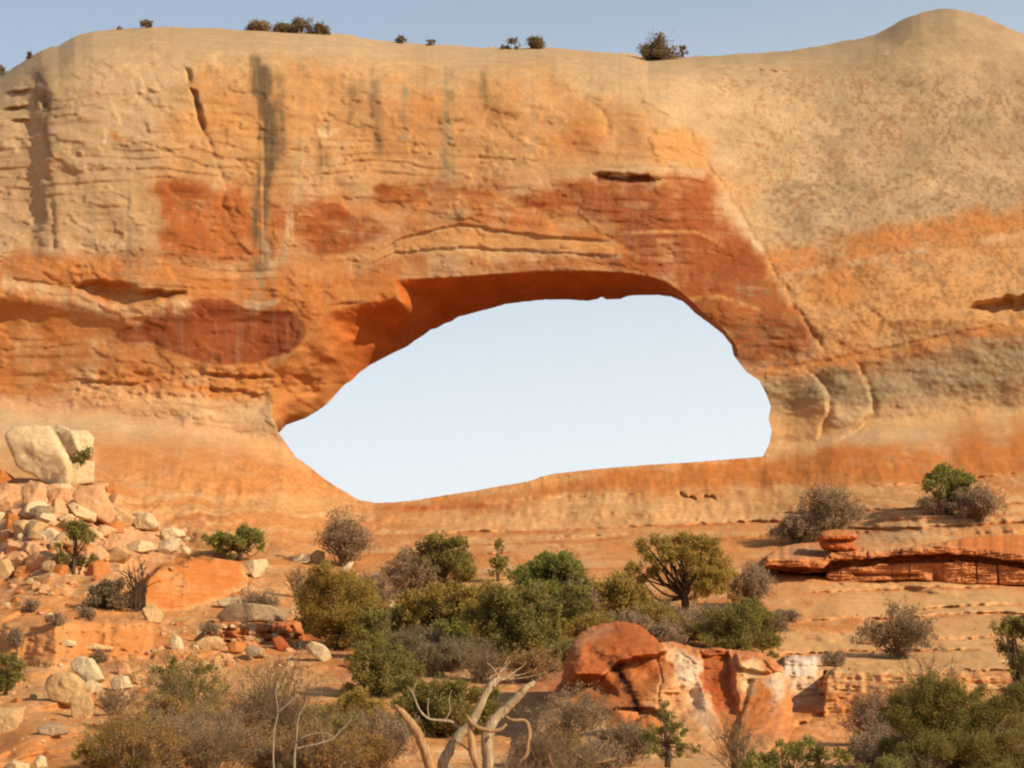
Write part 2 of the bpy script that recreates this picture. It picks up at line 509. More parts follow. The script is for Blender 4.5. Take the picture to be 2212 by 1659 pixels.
# heaps and steps of the slope: centre, half size, how far they stand out of the slope (metres towards the viewer)
MOUNDS = [
    ((80, 1075), (130, 60), 4.0),
    ((60, 1170), (190, 130), 7.0), ((150, 1130), (130, 90), 5.0), ((240, 1250), (150, 60), 3.5), ((130, 1370), (230, 70), 5.5), ((60, 1570), (150, 60), 3.0),
    ((1440, 1400), (260, 70), 4.0), ((1050, 1330), (260, 60), 3.0), ((2000, 1105), (260, 55), 4.0),
    ((1990, 1500), (260, 55), 3.0), ((2080, 1640), (280, 50), 2.0), ((300, 1620), (250, 60), 1.0), ((1740, 1560), (120, 60), 1.5),
]
G_GROOVES = [
    ([(1778, 1455), (1774, 1480), (1780, 1505), (1790, 1530), (1788, 1545)], 4, 2.2), ([(1788, 1542), (1760, 1552), (1720, 1570)], 5, 1.2),
    ([(1775, 1462), (1790, 1448), (1900, 1440)], 4, 0.9), ([(60, 1390), (140, 1396), (200, 1400)], 4, 1.2), ([(330, 1290), (420, 1295), (520, 1290)], 5, 1.0),
    ([(470, 1345), (560, 1352), (640, 1340)], 6, 1.2), ([(440, 1362), (540, 1370), (630, 1362)], 5, 1.0), ([(1790, 1500), (1900, 1506), (2000, 1500)], 6, 1.2),
    ([(1660, 1412), (1700, 1418), (1765, 1416)], 4, 0.7),
]


BANKS = [     # foot and top of little bluffs in the slope
    ([(308, 1326), (400, 1320), (470, 1298), (538, 1266)], [(308, 1262), (322, 1240), (350, 1222), (420, 1209), (500, 1211), (538, 1230)]),
    ([(-60, 1432), (0, 1434), (120, 1448), (220, 1432), (334, 1422)], [(-60, 1362), (0, 1350), (180, 1337), (334, 1338)]),
    ([(436, 1400), (560, 1396), (660, 1386)], [(436, 1362), (465, 1346), (640, 1342), (660, 1350)]),
    ([(1776, 1548), (1900, 1562), (2060, 1560), (2320, 1560)], [(1776, 1462), (1800, 1446), (1980, 1441), (2212, 1455), (2320, 1470)]),
    ([(1684, 1510), (1768, 1504)], [(1684, 1417), (1768, 1417)]),
    ([(-60, 1236), (120, 1238), (300, 1222)], [(-60, 1206), (120, 1204), (300, 1200)]),
]


def base_slope(x, y):
    D = slope_depth(x, y)
    for (cx, cy), (rx, ry), a in MOUNDS:
        r2 = ((x - cx) / rx) ** 2 + ((y - cy) / ry) ** 2
        D = D - a * np.exp(-r2 * 1.4) * sstep(980, 1080, y)
    return D


def depth(qx, qy):
    """distance (m) from the viewer of the rock surface seen in direction (qx, qy)"""
    qx, qy = np.broadcast_arrays(np.asarray(qx, float), np.asarray(qy, float))
    shp = qx.shape
    qx, qy = qx.ravel().copy(), qy.ravel().copy()
    Wd = wall_depth(qx, qy)
    S = slope_depth(qx, qy)
    k = 1.3
    h = np.clip(0.5 + 0.5 * (S - Wd) / k, 0, 1)
    D = S * (1 - h) + Wd * h - k * h * (1 - h)
    g = 1 - h                                                  # 1 on the slope
    # underside of the span and the left jamb
    ix = boxed(qx, qy, BAND, 10)
    if len(ix[0]):
        x, y = qx[ix], qy[ix]
        d2, _ = seg_dist(x, y, OPEN_UP)
        ins = inside(x, y, BAND) | ((d2 < 3.5) & (x < 1586) & (y < 925))
        d1, _ = seg_dist(x, y, LIP)
        t = d1 / (d1 + d2 + 1e-6)
        jamb = sstep(800, 690, x)
        Dl = np.clip(D[ix], 144.6, 147.2) + 7.2 * (0.38 + 0.62 * sstep(690, 930, x)) * t ** 1.15 + 0.35 * fbm(x / 60, y / 40, seed=9, oct=3) * np.sin(np.pi * t)
        Dl = Dl + jamb * 0.3 * np.sin(np.pi * t) * -1
        D[ix] = np.where(ins, Dl, D[ix])
    gx = qx + 7 * noise(qx / 33, qy / 33, seed=81) + 3 * noise(qx / 9, qy / 9, seed=82)
    gy = qy + 6 * noise(qx / 30, qy / 30, seed=83) + 3 * noise(qx / 9, qy / 9, seed=84)
    gmod = np.clip(0.72 + 0.75 * noise(qx / 24, qy / 24, seed=85) + 0.35 * noise(qx / 7, qy / 7, seed=86), 0.05, 1.5)
    for pts, w, dep in GROOVES + G_GROOVES:
        m = line_mask(gx, gy, pts, w) * gmod
        D += (0.27 if dep < 1.0 else 0.8) * dep * m
    for pts, dep, wa, wb in LEDGES:
        xs = [p[0] for p in pts]
        ix = np.nonzero((qx > xs[0] - 5) & (qx < xs[-1] + 5))
        if len(ix[0]) == 0: continue
        s = qy[ix] - pl(qx[ix], pts) + 2.5 * noise(qx[ix] / 14, 0.3, seed=3)
        end = sstep(xs[0], xs[0] + 40, qx[ix]) * sstep(xs[-1], xs[-1] - 40, qx[ix])
        b = sstep(-1.5, 2.5, s)
        D[ix] += end * ((1 - b) * -0.45 * dep * np.exp(s / wa * (s < 0)) + b * 0.75 * dep * np.exp(-s / wb * (s > 0)))
    wx = qx + 5 * noise(qx / 18, qy / 18, seed=21)
    wy = qy + 4 * noise(qx / 18, qy / 18, seed=22)
    for pts, dep, soft in POCKETS:
        if dep: D += dep * poly_mask(wx, wy, pts, soft)
    for (cx, cy), (rx, ry), a in MOUNDS:
        r2 = ((qx - cx) / rx) ** 2 + ((qy - cy) / ry) ** 2
        D -= a * np.exp(-r2 * 1.4) * sstep(980, 1080, qy)
    calm = np.ones(qx.shape)
    for bi, (foot, top) in enumerate(BANKS):
        bn = (0.14, 0.14, 0.4, 0.16, 0.1, 0.5)[bi]
        x0, x1 = foot[0][0], foot[-1][0]
        ix = boxed(qx, qy, foot + top, 12)
        if len(ix[0]) == 0: continue
        x, y = qx[ix], qy[ix]
        yf = pl(x, foot) + 3.5 * noise(x / 13, 0.4, seed=88)
        yt = yf - (yf - pl(x, top) - 4 * noise(x / 16, 0.8, seed=89)) * sstep(x0, x0 + 10, x) * sstep(x1, x1 - 10, x)
        face = base_slope(x, pl(x, foot)) + (yf - y) * 0.018 + bn * np.abs(fbm(x / 26, y / 9, seed=90, oct=3)) + 0.5 * sstep(yt + 9, yt, y)
        face = face + (0.6 if bn > 0.3 else 0.12) * np.abs(fbm(x / 34, y / 60, seed=94, oct=3))
        calm[ix] = np.where((y < yf) & (y > yt), 0.3 + 0.5 * (bn > 0.3), calm[ix])
        D[ix] = np.where((y < yf) & (y > yt), np.minimum(D[ix], face), D[ix])
    # natural roughness: bedded on the slope, blocky in the cliff
    P = unproject(qx, qy, D)
    X, Z = P[:, 0], P[:, 2]
    rough = 0.30 * fbm(X / 7, Z / 5, seed=1, oct=3) + 0.10 * fbm(X / 1.6, Z / 1.1, seed=5, oct=4)
    rough += 0.05 * fbm(X / 3.0, Z * 1.6, seed=7, oct=3)
    dome = sstep(1420, 1620, qx + (qy - 300) * -0.35) * sstep(80, 180, qy)
    rough += dome * (0.05 * fbm(X * 1.5, Z * 1.9, seed=11, oct=3) + 0.02 * fbm(X * 5, Z * 5, seed=12, oct=2))
    lw = sstep(780, 810, qy) * sstep(880, 855, qy) * sstep(120, 180, qx) * sstep(640, 600, qx)
    rough += lw * 0.20 * np.abs(fbm(X * 1.3, Z * 2.4, seed=14, oct=3))
    flat = 1 - 0.75 * dome
    p1 = fbm(X / 5.0, Z / 3.0, seed=150, oct=5, gain=0.55)
    p2 = fbm(X / 2.6, Z / 1.5, seed=155, oct=5, gain=0.55)
    rough += flat * (0.08 * sstep(-0.04, 0.04, p1) - 0.055 * sstep(0.25, 0.31, p2))
    belt = sstep(-0.1, 0.35, fbm(X / 9, Z / 4, seed=158, oct=2) + 0.45 * sstep(480, 620, qy) * sstep(900, 860, qy) + 0.5 * sstep(1600, 1700, qx) * sstep(560, 640, qy))
    zz = Z / 0.62 - 0.05 * X * sstep(6, 16, X) + 0.8 * fbm(X / 7, Z / 2.5, seed=159, oct=3)
    sw = zz - np.floor(zz)
    rough += belt * flat * 0.085 * (sw - sstep(0.86, 1.0, sw)) * np.clip(0.6 + fbm(X / 3, Z / 1.5, seed=160, oct=2), 0, 1.4)
    D = D + rough * (1 - g)
    Y = P[:, 1]
    bed = qy - 0.05 * (qx - 1100) * sstep(900, 1500, qx) + 10 * fbm(X / 9, Y / 14, seed=31, oct=3)
    st = bed / 26.0 + 0.6 * noise(X / 11, Y / 20, seed=32)
    saw = st - np.floor(st)
    near = sstep(1000, 1250, qy)
    terr = (0.35 + 1.0 * near) * (sstep(0.0, 0.75, saw) - saw) * 1.1
    sw2 = bed / 8.5 + 0.7 * noise(X / 7, Y / 9, seed=38)
    sw2 = sw2 - np.floor(sw2)
    terr = terr + (0.2 + 0.55 * near) * (sstep(0, 0.8, sw2) - sw2)
    soft = 0.9 * (0.5 + near) * fbm(X / 6, Y / 12, seed=33, oct=3) + (0.18 + 0.18 * near) * fbm(X / 0.9, Y / 3.0, seed=34, oct=3) + 0.10 * fbm(X / 0.22, Y / 0.9, seed=37, oct=2)
    talus = sstep(720, 420, qx) * sstep(1020, 1120, qy)
    lump = talus * (1.3 * fbm(X / 1.8, Y / 7, seed=36, oct=4))
    D = D + g * sstep(940, 1060, qy) * calm * (0.65 * terr * (1 - 0.7 * talus) + 0.85 * soft + lump) + g * 0.12 * fbm(X / 1.5, Y / 5, seed=35, oct=3)
    return D.reshape(shp)


# ------------------------------------------------------------------ colours of the rock, read as they look in sunlight
C = dict(tan=(214, 174, 118), tan2=(204, 162, 104), dome=(192, 157, 106), warm=(216, 154, 84), orange=(206, 128, 60), rust=(172, 94, 44), varnish=(152, 78, 40),
         deep=(148, 72, 30), burnt=(192, 108, 50), streak=(118, 92, 58), greyt=(174, 148, 102), pale=(234, 188, 124), pinkp=(230, 170, 110), slope=(220, 146, 76),
         slope2=(206, 124, 56), band=(226, 172, 104), dark=(112, 56, 26), sand=(224, 150, 82), red=(190, 98, 46), white=(238, 208, 164), ashy=(182, 146, 100))
PAINT = [     # outline, colour, edge softness, strength
    # orange-brown belts of the left wall
    ([(-800, 548), (0, 542), (170, 548), (345, 556), (560, 590), (680, 600), (860, 600), (860, 700), (590, 780), (590, 860), (380, 880), (0, 870), (-800, 880)], 'orange', 16, 0.85),
    ([(440, 150), (620, 130), (820, 140), (1000, 170), (1150, 150), (1330, 230), (1480, 300), (1480, 360), (1000, 372), (560, 400), (350, 390), (340, 230), (380, 200)], 'warm', 30, 0.75),
    ([(1260, 250), (1310, 270), (1310, 330), (1200, 345), (1170, 300)], 'orange', 20, 0.5), ([(420, 170), (520, 170), (545, 300), (470, 330)], 'warm', 20, 0.7),
    ([(850, 200), (930, 195), (935, 330), (850, 330)], 'orange', 26, 0.35), ([(1420, 270), (1500, 280), (1560, 400), (1400, 380)], 'warm', 14, 0.8),
    # red desert varnish
    ([(345, 392), (560, 400), (700, 425), (860, 392), (1060, 385), (1240, 400), (1240, 545), (1000, 520), (830, 545), (700, 575), (560, 560), (350, 556)], 'orange', 34, 0.75),
    ([(560, 560), (860, 590), (1000, 590), (800, 640), (660, 720), (590, 700), (520, 600)], 'orange', 24, 0.6),
    ([(348, 392), (400, 388), (440, 400), (480, 396), (500, 405), (545, 440), (562, 470), (566, 515), (545, 545), (480, 560), (352, 552)], 'burnt', 8, 0.85),
    ([(352, 392), (400, 388), (448, 402), (440, 420), (400, 428), (360, 420)], 'deep', 8, 0.4),
    ([(596, 445), (640, 436), (690, 432), (720, 448), (770, 468), (832, 486), (818, 510), (760, 540), (700, 552), (660, 515), (610, 505)], 'rust', 6, 0.85),
    ([(700, 470), (760, 466), (832, 486), (818, 510), (760, 540), (702, 552), (686, 515)], 'varnish', 6, 0.6),
    ([(782, 404), (830, 396), (862, 400), (866, 412), (910, 420), (900, 432), (858, 440), (830, 448), (800, 430)], 'rust', 5, 0.85),
    ([(900, 392), (950, 388), (985, 404), (970, 425), (930, 415)], 'rust', 7, 0.7),
    ([(985, 408), (1040, 398), (1062, 380), (1080, 400), (1140, 408), (1290, 384), (1420, 396), (1480, 372), (1540, 380), (1572, 430), (1622, 510), (1652, 560),
      (1690, 620), (1740, 705), (1772, 752), (1700, 782), (1612, 800), (1560, 720), (1490, 664), (1440, 612), (1330, 588), (1300, 552), (1240, 548), (1230, 505), (1330, 500), (1320, 470), (1180, 462), (1090, 440), (1040, 430)], 'rust', 13, 0.82),
    ([(1290, 430), (1420, 410), (1540, 440), (1640, 560), (1680, 640), (1600, 660), (1500, 640), (1400, 580), (1330, 530)], 'varnish', 22, 0.6),
    ([(1060, 418), (1150, 440), (1290, 455), (1420, 440), (1420, 470), (1280, 478), (1150, 465), (1080, 445)], 'rust', 6, 0.5),
    ([(1000, 430), (1060, 445), (1140, 465), (1180, 490), (1150, 500), (1080, 490), (1010, 470)], 'rust', 8, 0.55),
    ([(1240, 505), (1290, 500), (1360, 540), (1330, 552), (1250, 545)], 'orange', 8, 0.8),
    ([(246, 722), (262, 708), (300, 700), (330, 672), (372, 654), (440, 646), (492, 645), (520, 660), (560, 676), (628, 672), (662, 700), (666, 716), (650, 744), (606, 770), (560, 784), (470, 786), (420, 776), (340, 752), (320, 735), (265, 738)], 'varnish', 4, 0.95),
    ([(400, 690), (450, 690), (460, 745), (440, 775), (395, 765)], 'rust', 14, 0.35), ([(552, 680), (566, 684), (566, 770), (552, 772)], 'rust', 4, 0.5),
    ([(524, 648), (606, 650), (600, 664), (560, 674), (530, 664)], 'tan', 4, 0.95),
    ([(790, 570), (850, 556), (930, 554), (990, 560), (980, 585), (900, 590), (800, 595)], 'rust', 8, 0.6), ([(1000, 562), (1200, 558), (1330, 560), (1420, 596), (1240, 582), (1060, 588)], 'rust', 8, 0.75),
    ([(1280, 374), (1350, 377), (1426, 388), (1400, 398), (1290, 392)], 'dark', 3, 0.9),  # shade of the recessed slot, painted over the rock colour
    ([(245, 285), (262, 285), (265, 300), (288, 305), (292, 313), (268, 316), (250, 308)], 'orange', 5, 0.7),
    ([(-20, 365), (70, 360), (100, 380), (60, 400), (-20, 395)], 'tan2', 12, 0.6), ([(690, 285), (712, 272), (736, 283), (716, 300)], 'pale', 4, 0.9),
    ([(930, 505), (985, 490), (1100, 510), (1330, 530), (1330, 545), (1000, 530), (880, 540)], 'warm', 6, 0.8),
    ([(950, 455), (1000, 450), (1000, 480), (955, 480)], 'greyt', 8, 0.6),
    ([(1500, 362), (1528, 372), (1520, 390), (1460, 380), (1300, 372), (1300, 362)], 'tan', 5, 0.7),
    # right pier
    ([(1640, 545), (1720, 528), (1830, 512), (1960, 490), (2090, 465), (2212, 440), (3700, 380), (3700, 470), (2212, 520), (2050, 545), (1900, 590), (1760, 610), (1680, 610)], 'orange', 16, 0.8),
    ([(1690, 600), (1900, 570), (2212, 500), (3700, 460), (3700, 700), (2212, 700), (2050, 715), (1900, 760), (1780, 780), (1730, 690)], 'warm', 24, 0.75),
    ([(1760, 590), (1840, 590), (1870, 640), (1820, 670), (1750, 650)], 'orange', 18, 0.6),
    ([(1640, 790), (1780, 772), (1900, 750), (2060, 715), (2212, 680), (3700, 560), (3700, 660), (2212, 740), (1960, 800), (1690, 815), (1640, 820)], 'orange', 10, 0.75),
    ([(1640, 822), (1700, 812), (1800, 800), (1900, 780), (2060, 742), (2212, 715), (3700, 640), (3700, 760), (2212, 820), (2050, 850), (1900, 868), (1790, 880), (1670, 890)], 'greyt', 10, 0.85),
    ([(1890, 790), (2010, 770), (2000, 830), (1900, 840)], 'ashy', 22, 0.5), ([(1662, 880), (1800, 880), (1790, 940), (1660, 950)], 'warm', 18, 0.6),
    ([(2060, 690), (2100, 682), (2230, 695), (2230, 712), (2100, 706)], 'warm', 8, 0.8),
    # foot of the wall and slickrock apron
    ([(-800, 860), (0, 858), (200, 868), (330, 880), (480, 905), (560, 925), (620, 945), (650, 990), (560, 950), (420, 925), (250, 905), (0, 890), (-800, 900)], 'pinkp', 10, 0.7),
    ([(130, 838), (200, 832), (350, 850), (420, 862), (560, 880), (640, 905), (612, 950), (500, 915), (380, 888), (250, 862), (140, 856)], 'pale', 12, 0.55),
    ([(560, 905), (620, 915), (600, 950), (540, 930)], 'ashy', 14, 0.5),
    ([(500, 935), (580, 952), (655, 1000), (620, 1000), (540, 965)], 'band', 10, 0.8), ([(200, 950), (400, 940), (520, 960), (640, 1010), (700, 1045), (400, 1050), (230, 1040)], 'orange', 24, 0.6),
    ([(810, 1090), (960, 1076), (1140, 1044), (1400, 1008), (1650, 992), (1800, 975), (2212, 960), (3700, 960), (3700, 1010), (2212, 1030), (1900, 1045), (1560, 1060), (1300, 1062), (1100, 1082), (900, 1105), (820, 1105)], 'slope2', 8, 0.85),
    ([(1650, 985), (1720, 962), (1800, 930), (1900, 915), (2212, 930), (3700, 930), (3700, 860), (2212, 870), (1900, 895), (1760, 940), (1660, 975)], 'warm', 14, 0.5),
    ([(1700, 975), (2212, 940), (2212, 965), (1760, 990)], 'orange', 14, 0.5),
    ([(2050, 930), (2230, 920), (2230, 1000), (2100, 990)], 'slope2', 26, 0.7),
    ([(880, 1120), (1000, 1105), (1200, 1080), (1400, 1070), (1700, 1062), (1760, 1090), (1500, 1120), (1250, 1140), (1000, 1150)], 'band', 16, 0.5),
    ([(1010, 1098), (1100, 1090), (1130, 1100), (1020, 1110)], 'red', 8, 0.5),
    ([(1300, 1180), (1700, 1130), (1720, 1180), (1350, 1250)], 'slope', 22, 0.6),
    ([(1820, 1120), (2100, 1110), (2212, 1130), (2000, 1165), (1850, 1175)], 'ashy', 16, 0.5),
    ([(1660, 1270), (2212, 1270), (2212, 1340), (1660, 1330)], 'band', 20, 0.7), ([(1700, 1370), (2212, 1360), (2212, 1440), (1780, 1450), (1700, 1410)], 'band', 18, 0.8),
    ([(1660, 1340), (1740, 1338), (1860, 1342), (1860, 1358), (1700, 1362)], 'slope2', 8, 0.7),
    ([(1790, 1490), (2050, 1490), (2060, 1530), (1800, 1540)], 'slope2', 10, 0.8), ([(1800, 1440), (1980, 1440), (1960, 1486), (1790, 1486)], 'band', 10, 0.7),
    # mineral crust on the slab and the run below it
    ([(1692, 1416), (1766, 1418), (1760, 1450), (1756, 1468), (1764, 1490), (1700, 1506), (1684, 1500)], 'white', 6, 0.8),
    ([(1690, 1505), (1745, 1512), (1720, 1540), (1680, 1560), (1668, 1600), (1600, 1600), (1640, 1560), (1670, 1520)], 'white', 10, 0.6),
    # talus on the left
    ([(-800, 1010), (0, 1040), (180, 1050), (270, 1110), (400, 1150), (420, 1210), (320, 1240), (100, 1240), (-800, 1240)], 'pinkp', 16, 0.75),
    ([(318, 1212), (420, 1205), (530, 1215), (535, 1260), (470, 1290), (400, 1310), (330, 1322), (312, 1270)], 'slope2', 8, 0.9),
    ([(-800, 1330), (0, 1330), (200, 1330), (325, 1338), (330, 1420), (220, 1430), (120, 1450), (-800, 1440)], 'sand', 18, 0.7),
    ([(180, 1335), (320, 1335), (325, 1420), (150, 1420)], 'slope2', 18, 0.6),
    ([(440, 1345), (650, 1340), (700, 1400), (600, 1400), (480, 1385)], 'red', 14, 0.65), ([(660, 1370), (840, 1400), (800, 1500), (720, 1480)], 'red', 20, 0.4),
    ([(-800, 1520), (0, 1520), (160, 1540), (150, 1700), (-800, 1700)], 'slope2', 20, 0.45),
    ([(1150, 1500), (1250, 1480), (1400, 1520), (1500, 1560), (1560, 1660), (1200, 1660), (1110, 1600)], 'band', 18, 0.7),
    ([(1160, 1470), (1230, 1440), (1240, 1500), (1150, 1520)], 'red', 10, 0.7),
    ([(800, 1380), (1220, 1330), (1220, 1460), (840, 1480)], 'ashy', 40, 0.6),
]
STREAKS = [
    ([(560, 130), (566, 230), (570, 330)], 'streak', 9, 0.7), ([(585, 235), (588, 300), (582, 400)], 'streak', 8, 0.8), ([(800, 150), (806, 250)], 'streak', 7, 0.5), ([(872, 190), (876, 300)], 'greyt', 8, 0.6), ([(1046, 160), (1050, 230)], 'streak', 7, 0.4),
    ([(1150, 200), (1146, 330)], 'greyt', 9, 0.5), ([(640, 300), (644, 420)], 'greyt', 9, 0.6), ([(470, 420), (472, 550)], 'orange', 8, 0.5), ([(270, 420), (274, 540)], 'greyt', 12, 0.5), ([(190, 430), (192, 540)], 'greyt', 14, 0.4),
    # polyline, colour, half width, strength
    ([(572, 155), (574, 240), (572, 330), (570, 420), (566, 500), (568, 580)], 'streak', 14, 1.25), ([(600, 170), (604, 260), (600, 340)], 'streak', 14, 0.55),
    ([(700, 315), (702, 345), (698, 385)], 'streak', 10, 0.6), ([(966, 150), (968, 230), (966, 300), (972, 390)], 'greyt', 10, 0.85), ([(970, 200), (966, 260)], 'streak', 7, 0.6),
    ([(755, 190), (758, 260)], 'streak', 13, 0.4), ([(815, 180), (822, 330)], 'streak', 12, 0.4), ([(548, 130), (552, 200)], 'streak', 12, 0.55), ([(490, 280), (492, 330)], 'streak', 5, 0.6),
    ([(640, 440), (610, 560), (570, 590)], 'tan', 16, 0.5), ([(570, 500), (572, 560), (560, 640)], 'greyt', 8, 0.7), ([(420, 170), (425, 230)], 'streak', 9, 0.4),
    ([(80, 160), (95, 220), (100, 260)], 'streak', 20, 0.55), ([(100, 260), (104, 400), (115, 530)], 'ashy', 12, 0.6),  # shadow gully beside the left buttress: shade painted along its groove
    ([(1030, 405), (1040, 395)], 'deep', 10, 0.5), ([(870, 545), (985, 536), (1100, 540), (1335, 554)], 'tan', 5, 0.7), ([(850, 525), (985, 488), (1100, 506), (1330, 524)], 'tan', 4, 0.5),
    ([(1070, 420), (1130, 452), (1240, 478), (1340, 490)], 'warm', 8, 0.5), ([(1340, 505), (1410, 500), (1500, 500), (1560, 525)], 'warm', 4, 0.6), ([(1480, 648), (1560, 640), (1640, 668)], 'warm', 5, 0.6),
    ([(1560, 430), (1610, 490), (1640, 535)], 'tan', 12, 0.7), ([(1660, 560), (1690, 610), (1720, 665)], 'warm', 7, 0.6), ([(60, 700), (62, 830)], 'warm', 18, 0.4), ([(200, 740), (202, 830)], 'pale', 12, 0.4),
    ([(0, 605), (90, 622), (200, 668), (300, 676), (400, 660)], 'pale', 15, 0.65), ([(880, 1100), (1000, 1092), (1100, 1095)], 'red', 7, 0.5),
    ([(1690, 600), (1790, 578), (1900, 560), (2000, 540)], 'tan', 8, 0.5), ([(2130, 520), (2212, 505)], 'tan', 10, 0.5),
]


for _p, _d, _a, _b in BEDS:
    STREAKS.append(([(x_, y_ + 3) for x_, y_ in _p], 'red', 3.0, 0.45))
    STREAKS.append(([(x_, y_ - 7) for x_, y_ in _p], 'band', 6.0, 0.6))


def seen_colour(qx, qy):
    qx, qy = qx.ravel(), qy.ravel()
    P = unproject(qx, qy, np.full(qx.shape, 140.0))
    n1 = fbm(qx / 60, qy / 45, seed=41, oct=5, gain=0.6)
    n2 = fbm(qx / 60, qy / 45, seed=47, oct=5, gain=0.6)
    wx, wy = qx + 20 * n1, qy + 15 * n2
    up = sstep(1080, 900, qy)
    c = (1 - up)[:, None] * lin(C['slope']) + up[:, None] * lin(C['tan'])
    # broad drifts of tone, bedding on the slope
    a = np.clip(0.5 + 0.8 * fbm(qx / 170, qy / 90, seed=51, oct=4), 0, 1)[:, None]
    c = c * (1 - 0.55 * a * up[:, None]) + lin(C['tan2']) * (0.55 * a * up[:, None])
    bed = qy - 0.10 * (qx - 1100) * sstep(800, 1500, qx) + 14 * n1
    b = np.clip(0.5 + 0.9 * fbm(qx / 420, bed / 17, seed=52, oct=4, gain=0.65), 0, 1)[:, None]
    lowm = (sstep(930, 1020, qy))[:, None]
    c = c * (1 - lowm * 0.65 * b) + lin(C['band']) * (lowm * 0.65 * b)
    b2 = np.clip(0.2 + 1.1 * fbm(qx / 300, bed / 12, seed=53, oct=3), 0, 1)[:, None]
    c = c * (1 - lowm * 0.4 * b2) + lin(C['slope2']) * (lowm * 0.4 * b2)
    l1 = fbm(qx / 520, bed / 5.0, seed=58, oct=4, gain=0.6)
    for thr, colr, k_ in ((0.25, (176, 108, 56), 0.30), (-0.22, (234, 188, 126), 0.42)):
        m = lowm * k_ * (sstep(0, 0.3, (l1 - thr) * np.sign(thr)) * np.clip(0.6 + 0.9 * n2, 0, 1.3))[:, None]
        c = c * (1 - m) + lin(colr) * m
    c = c * (1 + lowm * (0.13 * fbm(qx / 4.5, qy / 3, seed=59, oct=2))[:, None])
    vert = fbm(qx / 9, qy / 160, seed=54, oct=3)
    dm = (sstep(1440, 1640, qx + (300 - qy) * 0.35 * (qy < 560)) * sstep(900, 840, qy))[:, None]
    c = c * (1 - dm) + lin(C['dome']) * (1 + 0.14 * n1)[:, None] * dm
    # the whole middle belt of the wall is stained orange, drifting upwards along the run-off
    ob = sstep(330, 470, qy + 60 * n1 + 40 * vert) * sstep(900, 840, qy) * sstep(1700, 1560, qx) * np.clip(0.55 + 0.5 * n2, 0, 1)
    ob = (ob * (0.35 + 0.65 * sstep(300, 620, qx)) * 1.1)[:, None]
    c = c * (1 - 0.8 * ob) + lin(C['warm']) * 0.8 * ob
    for pts, k, soft, s in PAINT:
        if s >= 0.95:                                          # clean edged spalls
            m = poly_mask(qx + 7 * n1, qy + 5 * n2, pts, soft) * np.clip(1 + 0.12 * n2 + 0.12 * vert, 0, 1)
            c = c * (1 - m[:, None]) + lin(C[k]) * m[:, None]
            continue
        m = poly_mask(wx, wy, pts, soft * 1.5) * s
        m = m * np.clip(1.05 + 0.5 * n2 + 0.22 * vert * up + 0.25 * fbm(qx / 40, (qy - 0.12 * qx) / 5, seed=68, oct=3), 0, 1.12)
        m = np.clip(m, 0, 1)[:, None]
        c = c * (1 - m) + lin(C[k]) * m
    for pts, k, w, s in STREAKS:
        m = line_mask(qx + 5 * n1 + 3 * vert, qy, pts, w) * s
        m = np.clip(m * (1.05 + 0.9 * vert + 0.5 * fbm(qx / 20, qy / 14, seed=57, oct=3)), 0, 1)[:, None]
        c = c * (1 - m) + lin(C[k]) * m
    # faint run-off staining on the wall, lichen specks on the dome
    v = np.clip(vert - 0.15, 0, 1)[:, None] * (sstep(880, 780, qy) * sstep(1500, 1350, qx))[:, None]
    c = c * (1 - 0.3 * v) + lin(C['greyt']) * 0.3 * v
    dome = sstep(1480, 1640, qx + (300 - qy) * 0.35 * (qy < 560)) * sstep(120, 190, qy) * sstep(900, 840, qy)
    sp = sstep(0.25, 0.75, fbm(qx / 7, qy / 6, seed=61, oct=3) + 0.35 * fbm(qx / 60, qy / 50, seed=62, oct=3)) * dome
    c = c * (1 - 0.55 * sp[:, None]) + lin((164, 108, 52)) * (0.55 * sp[:, None])
    sp = sstep(0.35, 0.8, fbm(qx / 9, qy / 7, seed=63, oct=3) + 0.5 * fbm(qx / 90, qy / 45, seed=64, oct=3)) * dome
    c = c * (1 - 0.5 * sp[:, None]) + lin((138, 108, 70)) * (0.5 * sp[:, None])
    # bare orange rock: ceiling coloured darker to deepen its shade, jamb lighter as sunlit
    m = inside(qx, qy, BAND)[:, None]
    ceil = (lin((200, 108, 46)) + (lin((200, 130, 66)) - lin((200, 108, 46))) * sstep(800, 680, qx + 0.4 * (qy - 800) * -1)[:, None]) * (1 + 0.15 * fbm(qx / 40, qy / 25, seed=66, oct=4))[:, None]
    c = np.where(m, ceil, c)
    return c / np.array(LIGHT)


# ------------------------------------------------------------------ build cliff
def columns():
    st = 3.2
    inner = np.arange(-220, 2440, st)
    left, right = [inner[0]], [inner[-1]]
    s = st
    while left[-1] > -1500: s *= 1.09; left.append(left[-1] - s)
    s = st
    while right[-1] < 3700: s *= 1.09; right.append(right[-1] + s)
    return np.concatenate([left[:0:-1], inner, right[1:]])


CX = columns()


